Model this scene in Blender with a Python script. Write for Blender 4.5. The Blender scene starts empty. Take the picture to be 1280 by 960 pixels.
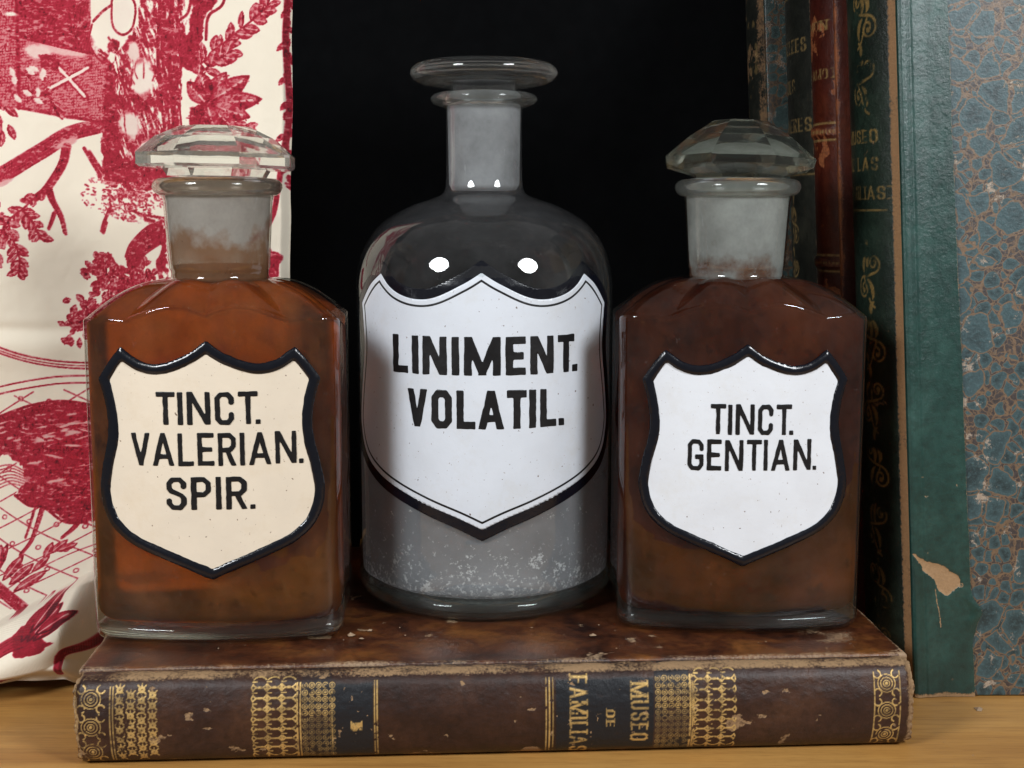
import bpy, math, random
import numpy as np
from mathutils import Vector

# ------------------------------------------------------------------ camera, world, lamps, exposure
# all modelling below is in centimetres; CM turns it into metres
CM = 0.01
scene = bpy.context.scene
COL = scene.collection
PITCH = math.atan(210 / 1600.0)

cam_data = bpy.data.cameras.new("camera")
cam_data.sensor_width = 36.0
cam_data.lens = 45.0
cam_data.clip_start = 0.01
cam_data.clip_end = 20.0
cam = bpy.data.objects.new("camera", cam_data)
COL.objects.link(cam)
cam.location = (0, 0, 17 * CM)
cam.rotation_euler = (math.pi / 2 - PITCH, 0, 0)
scene.camera = cam

world = bpy.data.worlds.new("World")
scene.world = world
world.use_nodes = True
bg = world.node_tree.nodes["Background"]
bg.inputs[0].default_value = (1.0, 0.94, 0.87, 1)
bg.inputs[1].default_value = 0.15

def lamp(name, loc, target, size, power, color):
    d = bpy.data.lights.new(name, 'AREA')
    d.shape = 'DISK'
    d.size = size * CM
    d.energy = power
    d.color = color
    o = bpy.data.objects.new(name, d)
    COL.objects.link(o)
    o.location = Vector(loc) * CM
    o.rotation_euler = (Vector(target) - Vector(loc)).to_track_quat('-Z', 'Y').to_euler()
    return o

lamp("desk_lamp_light", (-44, -3, 46), (-2, 46, 9), 21, 4.0, (0.93, 0.97, 1.0))
lamp("desk_lamp_light", (43, -3, 46), (2, 46, 9), 21, 4.0, (0.93, 0.97, 1.0))

scene.view_settings.view_transform = 'Standard'
scene.view_settings.look = 'None'
scene.view_settings.exposure = 0.0
scene.view_settings.gamma = 1.0
scene.cycles.use_denoising = True
scene.cycles.max_bounces = 14
scene.cycles.transparent_max_bounces = 32
scene.cycles.transmission_bounces = 12
scene.cycles.glossy_bounces = 6
scene.cycles.sample_clamp_indirect = 4.0

# ------------------------------------------------------------------ helpers: numbers
RNG = np.random.default_rng(7)
random.seed(7)

def S(r, g, b):
    def c(v):
        v /= 255.0
        return v / 12.92 if v <= 0.04045 else ((v + 0.055) / 1.055) ** 2.4
    return (c(r), c(g), c(b), 1.0)

def smooth(a, b, x):
    t = np.clip((np.asarray(x, float) - a) / (b - a), 0, 1)
    return t * t * (3 - 2 * t)

class Noise2:
    """tileable value noise, numpy only"""
    def __init__(self, seed):
        self.g = np.random.default_rng(seed).random((64, 64))
    def one(self, x, y):
        x = np.asarray(x, float); y = np.asarray(y, float)
        xi = np.floor(x).astype(int); yi = np.floor(y).astype(int)
        fx = x - xi; fy = y - yi
        fx = fx * fx * (3 - 2 * fx); fy = fy * fy * (3 - 2 * fy)
        g = self.g
        a = g[yi % 64, xi % 64]; b = g[yi % 64, (xi + 1) % 64]
        c = g[(yi + 1) % 64, xi % 64]; d = g[(yi + 1) % 64, (xi + 1) % 64]
        return (a * (1 - fx) + b * fx) * (1 - fy) + (c * (1 - fx) + d * fx) * fy
    def __call__(self, x, y, octaves=4):
        v = 0; amp = 1; tot = 0
        for o in range(octaves):
            v = v + amp * self.one(x * 2 ** o + 17.3 * o, y * 2 ** o + 9.1 * o)
            tot += amp; amp *= 0.55
        return v / tot

NA, NB, NC = Noise2(1), Noise2(2), Noise2(3)

def catmull(pts, n=12, closed=False):
    P = np.array(pts, float)
    out = []
    m = len(P)
    for i in range(m if closed else m - 1):
        if closed:
            p0, p1, p2, p3 = P[(i - 1) % m], P[i], P[(i + 1) % m], P[(i + 2) % m]
        else:
            p1, p2 = P[i], P[i + 1]
            p0 = P[i - 1] if i > 0 else 2 * p1 - p2
            p3 = P[i + 2] if i + 2 < m else 2 * p2 - p1
        for k in range(n):
            t = k / n
            out.append(0.5 * ((2 * p1) + (-p0 + p2) * t + (2 * p0 - 5 * p1 + 4 * p2 - p3) * t * t
                              + (-p0 + 3 * p1 - 3 * p2 + p3) * t ** 3))
    if not closed:
        out.append(P[-1])
    return np.array(out)

# ------------------------------------------------------------------ helpers: objects
def make_mesh(name, verts, faces, mat=None, parent=None, flat=False, attrs=None, autosmooth=None):
    me = bpy.data.meshes.new(name)
    V = np.asarray(verts, np.float64) * CM
    if isinstance(faces, np.ndarray):
        k = faces.shape[1]
        me.vertices.add(len(V))
        me.vertices.foreach_set("co", V.astype(np.float32).ravel())
        me.loops.add(faces.size)
        me.loops.foreach_set("vertex_index", faces.astype(np.int32).ravel())
        me.polygons.add(len(faces))
        me.polygons.foreach_set("loop_start", np.arange(0, faces.size, k, dtype=np.int32))
        me.update(calc_edges=True)
        me.validate()
    else:
        me.from_pydata([tuple(v) for v in V], [], [tuple(int(i) for i in f) for f in faces])
        me.update()
    me.polygons.foreach_set("use_smooth", np.full(len(me.polygons), not flat))
    if autosmooth is not None:
        me.set_sharp_from_angle(angle=math.radians(autosmooth))
    for k, a in (attrs or {}).items():
        at = me.attributes.new(k, 'FLOAT', 'POINT')
        at.data.foreach_set("value", np.asarray(a, np.float32).ravel())
    if mat is not None:
        me.materials.append(mat)
    o = bpy.data.objects.new(name, me)
    COL.objects.link(o)
    if parent is not None:
        o.parent = parent
    return o

def thing(name, label, cat, loc=(0, 0, 0), rotz=0.0, group=None):
    o = bpy.data.objects.new(name, None)
    COL.objects.link(o)
    o.empty_display_size = 0.02
    o.location = Vector(loc) * CM
    o.rotation_euler = (0, 0, rotz)
    o["label"] = label
    o["category"] = cat
    if group:
        o["group"] = group
    return o

def grid_faces(nu, nv, wrap=False):
    """vertex index = iv*nu + iu"""
    iu = np.arange(nu if wrap else nu - 1); iv = np.arange(nv - 1)
    U, V = np.meshgrid(iu, iv)
    U2 = (U + 1) % nu
    return np.stack([V * nu + U, V * nu + U2, (V + 1) * nu + U2, (V + 1) * nu + U], -1).reshape(-1, 4)

def loft(rings, cap0=True, cap1=True):
    """rings (M,N,3) -> verts, faces list"""
    R = np.asarray(rings, float)
    M, N, _ = R.shape
    V = R.reshape(-1, 3)
    F = [tuple(f) for f in grid_faces(N, M, wrap=True)]
    V = list(V)
    if cap0:
        V.append(R[0].mean(0)); c = len(V) - 1
        F += [(c, (i + 1) % N, i) for i in range(N)]
    if cap1:
        V.append(R[-1].mean(0)); c = len(V) - 1; b = (M - 1) * N
        F += [(c, b + i, b + (i + 1) % N) for i in range(N)]
    return np.array(V), F

def lathe(profile, N=96, cap0=True, cap1=True):
    a = np.linspace(0, 2 * np.pi, N, endpoint=False)
    rings = [np.stack([r * np.cos(a), r * np.sin(a), np.full(N, z)], -1) for r, z in profile]
    return loft(rings, cap0, cap1)

def slab(x0, x1, y0, y1, z0, z1, nx, ny, rnd=0.12):
    """board lying in XY, rounded upper edges, closed; returns verts, faces"""
    def axis(a, b, n):
        e = rnd
        return np.concatenate([[a, a + e * .13, a + e * .5], np.linspace(a + e, b - e, n), [b - e * .5, b - e * .13, b]])
    X = axis(x0, x1, nx); Y = axis(y0, y1, ny)
    gx, gy = np.meshgrid(X, Y)
    def drop(c, a, b):
        d = np.minimum(c - a, b - c)
        return np.where(d < rnd, rnd - np.sqrt(np.maximum(rnd ** 2 - (rnd - d) ** 2, 0)), 0)
    top = z1 - np.maximum(drop(gx, x0, x1), drop(gy, y0, y1))
    bot = z0 + np.maximum(drop(gx, x0, x1), drop(gy, y0, y1))
    nu, nv = len(X), len(Y)
    Vt = np.stack([gx, gy, top], -1).reshape(-1, 3)
    Vb = np.stack([gx, gy, bot], -1).reshape(-1, 3)
    F = grid_faces(nu, nv)
    Fb = F[:, ::-1] + nu * nv
    per = [i for i in range(nu)] + [j * nu + nu - 1 for j in range(1, nv)] + \
          [(nv - 1) * nu + i for i in range(nu - 2, -1, -1)] + [j * nu for j in range(nv - 2, 0, -1)]
    off = nu * nv
    sk = np.array([(per[k], per[k] + off, per[(k + 1) % len(per)] + off, per[(k + 1) % len(per)]) for k in range(len(per))])
    return np.concatenate([Vt, Vb]), np.concatenate([F, Fb, sk])

# ------------------------------------------------------------------ helpers: materials
class NT:
    def __init__(self, name):
        self.m = bpy.data.materials.new(name)
        self.m.use_nodes = True
        self.t = self.m.node_tree
        self.t.nodes.clear()
        self.out = self.t.nodes.new("ShaderNodeOutputMaterial")
    def put(self, sock, v):
        if hasattr(v, "is_linked") or isinstance(v, bpy.types.NodeSocket):
            self.t.links.new(v, sock)
        else:
            if sock.type == 'RGBA' and len(v) == 3:
                v = (*v, 1)
            sock.default_value = v
    def n(self, typ, out=0, props=None, **inp):
        nd = self.t.nodes.new("ShaderNode" + typ)
        for k, v in (props or {}).items():
            setattr(nd, k, v)
        for k, v in inp.items():
            key = int(k[1:]) if k[0] == 'i' and k[1:].isdigit() else k.replace('_', ' ')
            self.put(nd.inputs[key], v)
        return nd.outputs[out]
    def co(self, scale=(100, 100, 100), rot=(0, 0, 0)):
        tc = self.t.nodes.new("ShaderNodeTexCoord")
        return self.n("Mapping", i0=tc.outputs["Object"], i3=scale, i2=rot)
    def noise(self, co, scale, detail=5.0, rough=0.55, dist=0.0):
        nd = self.t.nodes.new("ShaderNodeTexNoise")
        self.t.links.new(co, nd.inputs["Vector"])
        nd.inputs["Scale"].default_value = scale
        nd.inputs["Detail"].default_value = detail
        nd.inputs["Roughness"].default_value = rough
        nd.inputs["Distortion"].default_value = dist
        return nd.outputs["Fac"] if "Fac" in nd.outputs else nd.outputs[0]
    def ramp(self, f, stops):
        nd = self.t.nodes.new("ShaderNodeValToRGB")
        self.t.links.new(f, nd.inputs[0])
        el = nd.color_ramp.elements
        while len(el) < len(stops):
            el.new(0.5)
        for e, (p, c) in zip(el, stops):
            e.position = p
            e.color = c if isinstance(c, tuple) else (c, c, c, 1)
        return nd.outputs[0]
    def mixc(self, f, a, b, mode='MIX'):
        nd = self.t.nodes.new("ShaderNodeMix")
        nd.data_type = 'RGBA'; nd.blend_type = mode
        self.put(nd.inputs[0], f); self.put(nd.inputs[6], a); self.put(nd.inputs[7], b)
        return nd.outputs[2]
    def math(self, op, a, b=0.0, clamp=False):
        nd = self.t.nodes.new("ShaderNodeMath"); nd.operation = op; nd.use_clamp = clamp
        self.put(nd.inputs[0], a); self.put(nd.inputs[1], b)
        return nd.outputs[0]
    def attr(self, name):
        nd = self.t.nodes.new("ShaderNodeAttribute"); nd.attribute_name = name
        return nd.outputs["Fac"]
    def bump(self, h, strength=0.3, dist=0.0005):
        nd = self.t.nodes.new("ShaderNodeBump")
        self.put(nd.inputs["Strength"], strength); nd.inputs["Distance"].default_value = dist
        self.put(nd.inputs["Height"], h)
        return nd.outputs[0]
    def principled(self, **k):
        nd = self.t.nodes.new("ShaderNodeBsdfPrincipled")
        for kk, v in k.items():
            self.put(nd.inputs[kk.replace('_', ' ')], v)
        return nd.outputs[0]
    def done(self, sh):
        self.t.links.new(sh, self.out.inputs["Surface"])
        return self.m

def m_thin_glass(name, tint=(0.93, 0.95, 0.94, 1), edge=(0.50, 0.55, 0.53, 1), rough=0.02, haze=0.0, haze_col=(0.5, 0.5, 0.5, 1), top_haze=0.0, smear_sheen_amt=1.0):
    """bottle glass: clear wall with Fresnel reflections; the tint deepens where one looks along the wall"""
    t = NT(name)
    co = t.co()
    geo = t.t.nodes.new("ShaderNodeNewGeometry")
    ior = t.math('ADD', 1.5, t.math('MULTIPLY', geo.outputs["Backfacing"], 1 / 1.5 - 1.5))
    nb = t.bump(t.noise(co, 0.55, 2.0), 0.25, 0.0012)
    fr = t.n("Fresnel", IOR=ior, Normal=nb)
    lw = t.t.nodes.new("ShaderNodeLayerWeight"); lw.inputs[0].default_value = 0.25
    fc = t.math('POWER', lw.outputs["Facing"], 2.2)
    tr = t.n("BsdfTransparent", Color=t.mixc(fc, tint, edge))
    smear = t.math('MULTIPLY', t.math('SUBTRACT', t.noise(co, 0.8, 6.0, 0.7), 0.40, True), 0.16)
    spots = t.ramp(t.noise(co, 5.0, 4.0, 0.7), [(0.66, 0.0), (0.72, 0.10)])
    df = t.n("BsdfDiffuse", Color=haze_col)
    zc = t.n("SeparateXYZ", 2, i0=co)
    top = t.ramp(t.math('DIVIDE', zc, 20.0), [(0.62, 0.0), (0.73, top_haze), (0.80, top_haze), (1.0, 0.05)])
    film = t.n("MixShader", i0=t.math('ADD', t.math('ADD', t.math('MULTIPLY', smear, smear_sheen_amt), spots), t.math('ADD', haze, top)), i1=tr, i2=df)
    gl = t.n("BsdfGlossy", Color=(1, 1, 1, 1), Roughness=rough, Normal=nb)
    return t.done(t.n("MixShader", i0=t.math('MULTIPLY', fr, 1.25, True), i1=film, i2=gl))

def m_solid_glass(name, col=(0.96, 0.985, 0.975, 1), painted_haze=0.014, clear=0.15):
    t = NT(name)
    co = t.co()
    nb = t.bump(t.noise(co, 0.9, 3.0), 0.12, 0.0008)
    g = t.principled(Base_Color=col, Roughness=0.012, IOR=1.5, Transmission_Weight=1.0, Normal=nb)
    tr = t.n("BsdfTransparent", Color=tuple(v * 0.97 for v in col[:3]))
    d = t.n("MixShader", i0=0.5, i1=t.n("BsdfDiffuse", Color=tuple(0.6 * v for v in col[:3])), i2=t.n("BsdfTranslucent", Color=tuple(0.6 * v for v in col[:3])))  # diffuse haze; on the stoppers it stands in for reflected room light
    return t.done(t.n("MixShader", i0=painted_haze, i1=t.n("MixShader", i0=clear, i1=g, i2=tr), i2=d))

def m_frost(name, col, clear, stain=None, stain_pos=0.5, stain_fall=0.0):
    """ground glass: a matt grey surface that still lets light through"""
    t = NT(name)
    co = t.co()
    n = t.noise(co, 0.55, 5.0, 0.55)
    fine = t.noise(co, 9.0, 3.0)
    base = t.mixc(t.math('MULTIPLY', fine, 0.35), col, tuple(0.55 * c for c in col[:3]))
    if stain:
        zc = t.n("SeparateXYZ", 2, i0=co)
        nz = t.math('SUBTRACT', n, t.math('MULTIPLY', t.math('ADD', zc, 1.6), stain_fall))
        base = t.mixc(t.ramp(nz, [(stain_pos - 0.04, 0.0), (stain_pos + 0.10, 0.92)]), base, stain)
    df = t.n("MixShader", i0=0.35, i1=t.n("BsdfDiffuse", Color=base), i2=t.n("BsdfTranslucent", Color=base))
    tr = t.n("BsdfTransparent", Color=(0.92, 0.92, 0.92, 1))
    a = t.math('ADD', clear, t.math('MULTIPLY', t.math('SUBTRACT', n, 0.5), 1.5), True)
    return t.done(t.n("MixShader", i0=a, i1=df, i2=tr))

def m_tincture(name, cols, seed, liquid, body):
    """brown dried tincture coating the inside of the wall"""
    t = NT(name)
    tc = t.t.nodes.new("ShaderNodeTexCoord")
    co = t.n("Mapping", i0=tc.outputs["Object"], i1=(seed, seed * 2, 0), i3=(100, 100, 100))
    cov = t.n("Mapping", i0=tc.outputs["Object"], i1=(seed, 0, 0), i3=(160, 160, 28))
    big = t.noise(co, 0.22, 4.0, 0.5, 0.4)
    streak = t.noise(cov, 0.8, 5.0, 0.6)
    f = t.math('ADD', t.math('MULTIPLY', big, 0.65), t.math('MULTIPLY', streak, 0.35))
    c = t.ramp(f, [(0.36, cols[0]), (0.5, cols[1]), (0.64, cols[2])])
    pat = t.ramp(t.noise(co, 1.4, 6.0, 0.7), [(0.62, 0.0), (0.70, 0.35)])
    c = t.mixc(pat, c, cols[3])
    zc = t.n("SeparateXYZ", 2, i0=co)
    glow_band = t.math('MULTIPLY', t.ramp(t.math('DIVIDE', zc, 12.0), [(0.10, 0.0), (0.14, 0.55), (0.24, 0.45), (0.27, 0.0)]), t.ramp(t.noise(co, 0.35, 3.0), [(0.42, 0.0), (0.58, 1.0)]))  # lighter orange glow low in the bottle, painted into the residue colour
    c = t.mixc(glow_band, c, tuple(1.35 * v for v in cols[2][:3]))
    drk = t.ramp(t.noise(co, 1.9, 4.0, 0.6), [(0.34, 0.55), (0.43, 0.0)])
    c = t.mixc(drk, c, cols[4])
    d = t.n("MixShader", i0=0.35, i1=t.n("BsdfDiffuse", Color=c), i2=t.n("BsdfTranslucent", Color=c))
    clr = t.n("BsdfRefraction", Color=t.mixc(pat, liquid, cols[3]), Roughness=0.32, IOR=1.18)
    k = t.ramp(t.noise(co, 0.5, 6.0, 0.65), [(0.34, max(body - 0.20, 0.0)), (0.66, body + 0.22)])
    return t.done(t.n("MixShader", i0=k, i1=clr, i2=d))

def m_enamel(name, col, col2, speck=True):
    t = NT(name)
    co = t.co()
    c = t.mixc(t.ramp(t.noise(co, 0.45, 5.0, 0.6), [(0.4, 0.0), (0.68, 0.8)]), col, col2)
    if speck:
        s = t.ramp(t.noise(co, 5.5, 2.0, 0.5), [(0.735, 0.0), (0.76, 0.85)])
        c = t.mixc(s, c, (0.10, 0.045, 0.02, 1))
    c = t.mixc(t.ramp(t.noise(co, 0.7, 7.0, 0.75), [(0.52, 0.0), (0.75, 0.45)]), c, tuple(v * k for v, k in zip(col[:3], (0.86, 0.80, 0.70))))
    if speck:
        c = t.mixc(t.ramp(t.noise(co, 11.0, 2.0, 0.5), [(0.71, 0.0), (0.74, 0.55)]), c, (0.22, 0.14, 0.09, 1))
    return t.done(t.principled(Base_Color=c, Roughness=0.3, Coat_Weight=0.35, Coat_Roughness=0.12,
                               Normal=t.bump(t.noise(co, 2.2, 6.0, 0.6), 0.22, 0.0005)))

def m_black_enamel(name, col=(0.004, 0.005, 0.009, 1), rough=0.08):
    t = NT(name)
    co = t.co()
    c = t.mixc(t.ramp(t.noise(co, 7.0, 3.0, 0.6), [(0.72, 0.0), (0.78, 0.35)]), col, (0.06, 0.06, 0.065, 1))
    return t.done(t.principled(Base_Color=c, Roughness=t.math('ADD', rough, t.math('MULTIPLY', t.noise(co, 3.0, 5.0, 0.7), 0.25)), Normal=t.bump(t.noise(co, 3.0, 4.0, 0.55), 0.22, 0.0006)))

M = {}
M['glass_tall'] = m_thin_glass("clear_bottle_glass", haze=0.004, haze_col=(0.50, 0.50, 0.52, 1), top_haze=0.035, smear_sheen_amt=0.55)
M['glass_brown'] = m_thin_glass("stained_bottle_glass", edge=(0.55, 0.50, 0.42, 1), haze=0.004, haze_col=(0.30, 0.24, 0.23, 1), smear_sheen_amt=0.55)  # grey-pink smears also paint in the sheen of reflected surroundings
M['stopper'] = m_solid_glass("stopper_glass")
M['stopper_g'] = m_solid_glass("greenish_stopper_glass", (0.91, 0.975, 0.88, 1), 0.022)
M['ring'] = m_solid_glass("neck_ring_glass", (0.93, 0.95, 0.93, 1), 0.045)
M['ring_l'] = m_solid_glass("stained_neck_ring_glass", (0.88, 0.82, 0.74, 1), 0.035)
M['base'] = m_solid_glass("bottle_base_glass", (0.80, 0.86, 0.80, 1), 0.03)
M['frost'] = m_frost("ground_glass", (0.52, 0.52, 0.54, 1), 0.40)
M['frost_l'] = m_frost("stained_ground_glass", (0.50, 0.45, 0.41, 1), 0.22, stain=(0.28, 0.115, 0.040, 1), stain_pos=0.50, stain_fall=0.16)
M['frost_r'] = m_frost("pale_ground_glass", (0.48, 0.49, 0.47, 1), 0.32, stain=(0.22, 0.075, 0.02, 1), stain_pos=0.66, stain_fall=0.10)
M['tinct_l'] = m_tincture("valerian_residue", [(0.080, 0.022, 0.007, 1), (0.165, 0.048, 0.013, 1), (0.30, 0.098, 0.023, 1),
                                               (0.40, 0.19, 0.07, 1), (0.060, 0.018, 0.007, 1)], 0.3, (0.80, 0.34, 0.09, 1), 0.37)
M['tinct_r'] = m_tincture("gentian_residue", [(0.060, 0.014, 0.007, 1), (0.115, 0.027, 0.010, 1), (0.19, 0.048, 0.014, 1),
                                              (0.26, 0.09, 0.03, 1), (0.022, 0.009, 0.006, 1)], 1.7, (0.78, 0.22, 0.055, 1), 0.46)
M['white'] = m_enamel("white_enamel", (0.67, 0.71, 0.775, 1), (0.62, 0.655, 0.71, 1))
M['white_speck'] = m_enamel("speckled_white_enamel", (0.75, 0.78, 0.83, 1), (0.69, 0.71, 0.75, 1))
M['cream'] = m_enamel("cream_enamel", (0.78, 0.68, 0.545, 1), (0.72, 0.63, 0.51, 1))
M['black'] = m_black_enamel("black_enamel")
M['ink'] = m_black_enamel("black_lettering", (0.006, 0.006, 0.007, 1), 0.25)

def m_film():
    t = NT("white_crystal_film")
    co = t.co()
    tc = t.t.nodes.new("ShaderNodeTexCoord")
    z = t.n("SeparateXYZ", 2, i0=co)
    low = t.ramp(t.math('DIVIDE', z, 14.0), [(0.0, 1.0), (0.30, 0.85), (0.55, 0.25), (0.78, 0.02)])
    n = t.noise(co, 0.5, 6.0, 0.6)
    fine = t.noise(co, 6.0, 5.0, 0.75)
    a = t.math('MULTIPLY', low, t.math('ADD', 0.30, t.math('MULTIPLY', n, 0.5)), True)
    low2 = t.ramp(t.math('DIVIDE', z, 14.0), [(0.0, 0.16), (0.10, 0.10), (0.22, 0.02), (0.34, -0.0)])
    vor = t.t.nodes.new("ShaderNodeTexVoronoi"); vor.inputs["Scale"].default_value = 1.0
    wob = t.mixc(0.12, co, t.n("TexNoise", 1, Vector=co, Scale=3.0))
    t.t.links.new(co, vor.inputs["Vector"])
    cl = t.ramp(vor.outputs["Distance"], [(0.18, 1.0), (0.34, 0.0)])
    sp = t.ramp(t.math('ADD', fine, t.math('ADD', low2, t.math('MULTIPLY', cl, 0.07))), [(0.64, 0.0), (0.69, 1.0)])
    sp = t.math('MULTIPLY', sp, t.ramp(t.math('DIVIDE', z, 14.0), [(0.28, 1.0), (0.36, 0.0)]))
    c = t.mixc(sp, (0.52, 0.53, 0.57, 1), (0.88, 0.89, 0.92, 1))
    a2 = t.math('MAXIMUM', a, t.math('MULTIPLY', sp, 0.8))
    d = t.n("MixShader", i0=0.35, i1=t.n("BsdfDiffuse", Color=c), i2=t.n("BsdfTranslucent", Color=c))
    return t.done(t.n("MixShader", i0=a2, i1=t.n("BsdfTransparent"), i2=d))
M['film'] = m_film()

def m_leather(name, dark, mid, light, worn, black=(0.008, 0.010, 0.014, 1), gold=(0.80, 0.53, 0.19, 1), rough=0.42, patch=0.35, bump=0.35, spec=0.45):
    """leather with vertex attributes: wear (tan, rubbed), gold (tooling), panel (dark label)"""
    t = NT(name)
    co = t.co()
    n1 = t.noise(co, patch, 6.0, 0.62, 0.3)
    n2 = t.noise(co, 3.2, 5.0, 0.7)
    c = t.ramp(n1, [(0.34, dark), (0.50, mid), (0.66, light)])
    c = t.mixc(t.ramp(n2, [(0.42, 0.0), (0.75, 0.65)]), c, tuple(0.35 * v for v in dark[:3]))
    c = t.mixc(t.math('MULTIPLY', t.attr("panel"), t.ramp(n2, [(0.25, 0.6), (0.40, 1.0)])), c, black)
    fine = t.noise(co, 11.0, 4.0, 0.7)
    w = t.math('ADD', t.attr("wear"), t.math('MULTIPLY', t.math('SUBTRACT', fine, 0.5), 0.7))
    wm = t.ramp(w, [(0.42, 0.0), (0.62, 1.0)])
    wcol = t.mixc(fine, tuple(0.5 * v for v in worn[:3]), worn)
    c = t.mixc(wm, c, wcol)
    scr = t.ramp(t.noise(t.co((60, 300, 120), (0.3, 0.5, 0.4)), 1.4, 5.0, 0.75), [(0.69, 0.0), (0.76, 0.55)])
    c = t.mixc(scr, c, wcol)
    g = t.math('MULTIPLY', t.attr("gold"), t.ramp(t.noise(co, 4.5, 5.0, 0.7), [(0.30, 0.25), (0.48, 1.0)]))
    c = t.mixc(g, c, t.mixc(fine, gold, tuple(0.55 * v for v in gold[:3])))
    r = t.math('ADD', rough, t.math('MULTIPLY', wm, 0.35))
    h = t.math('ADD', t.math('ADD', t.math('ADD', t.noise(co, 7.0, 8.0, 0.72), t.math('MULTIPLY', t.noise(co, 1.6, 4.0, 0.6), 0.8)), t.math('MULTIPLY', wm, -0.5)), t.math('MULTIPLY', g, 0.25))
    return t.done(t.principled(Base_Color=c, Roughness=r, Metallic=t.math('MULTIPLY', g, 0.45), Specular_IOR_Level=spec,
                               Normal=t.bump(h, bump, 0.0006)))

M['calf'] = m_leather("brown_calf", (0.020, 0.008, 0.006, 1), (0.036, 0.014, 0.009, 1), (0.062, 0.025, 0.013, 1), (0.36, 0.22, 0.11, 1))
M['calf_top'] = m_leather("mottled_calf", (0.018, 0.006, 0.004, 1), (0.085, 0.025, 0.009, 1), (0.20, 0.072, 0.018, 1), (0.40, 0.26, 0.15, 1), patch=0.42, rough=0.30, spec=0.6)
M['green'] = m_leather("green_leather", (0.008, 0.034, 0.029, 1), (0.012, 0.050, 0.042, 1), (0.026, 0.078, 0.066, 1), (0.42, 0.25, 0.12, 1), rough=0.31, bump=0.40, spec=0.62)
M['green_spine'] = m_leather("dark_green_leather", (0.007, 0.012, 0.009, 1), (0.012, 0.022, 0.015, 1), (0.022, 0.038, 0.026, 1), (0.36, 0.19, 0.08, 1), rough=0.34, bump=0.5, gold=(0.42, 0.27, 0.09, 1))
M['red'] = m_leather("red_leather", (0.040, 0.007, 0.005, 1), (0.068, 0.012, 0.006, 1), (0.105, 0.022, 0.008, 1), (0.34, 0.10, 0.03, 1), rough=0.30, bump=0.5, gold=(0.50, 0.32, 0.12, 1))
M['dark'] = m_leather("blackish_leather", (0.009, 0.010, 0.008, 1), (0.016, 0.017, 0.013, 1), (0.028, 0.028, 0.020, 1), (0.20, 0.11, 0.05, 1), rough=0.4, gold=(0.42, 0.28, 0.11, 1))

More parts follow.
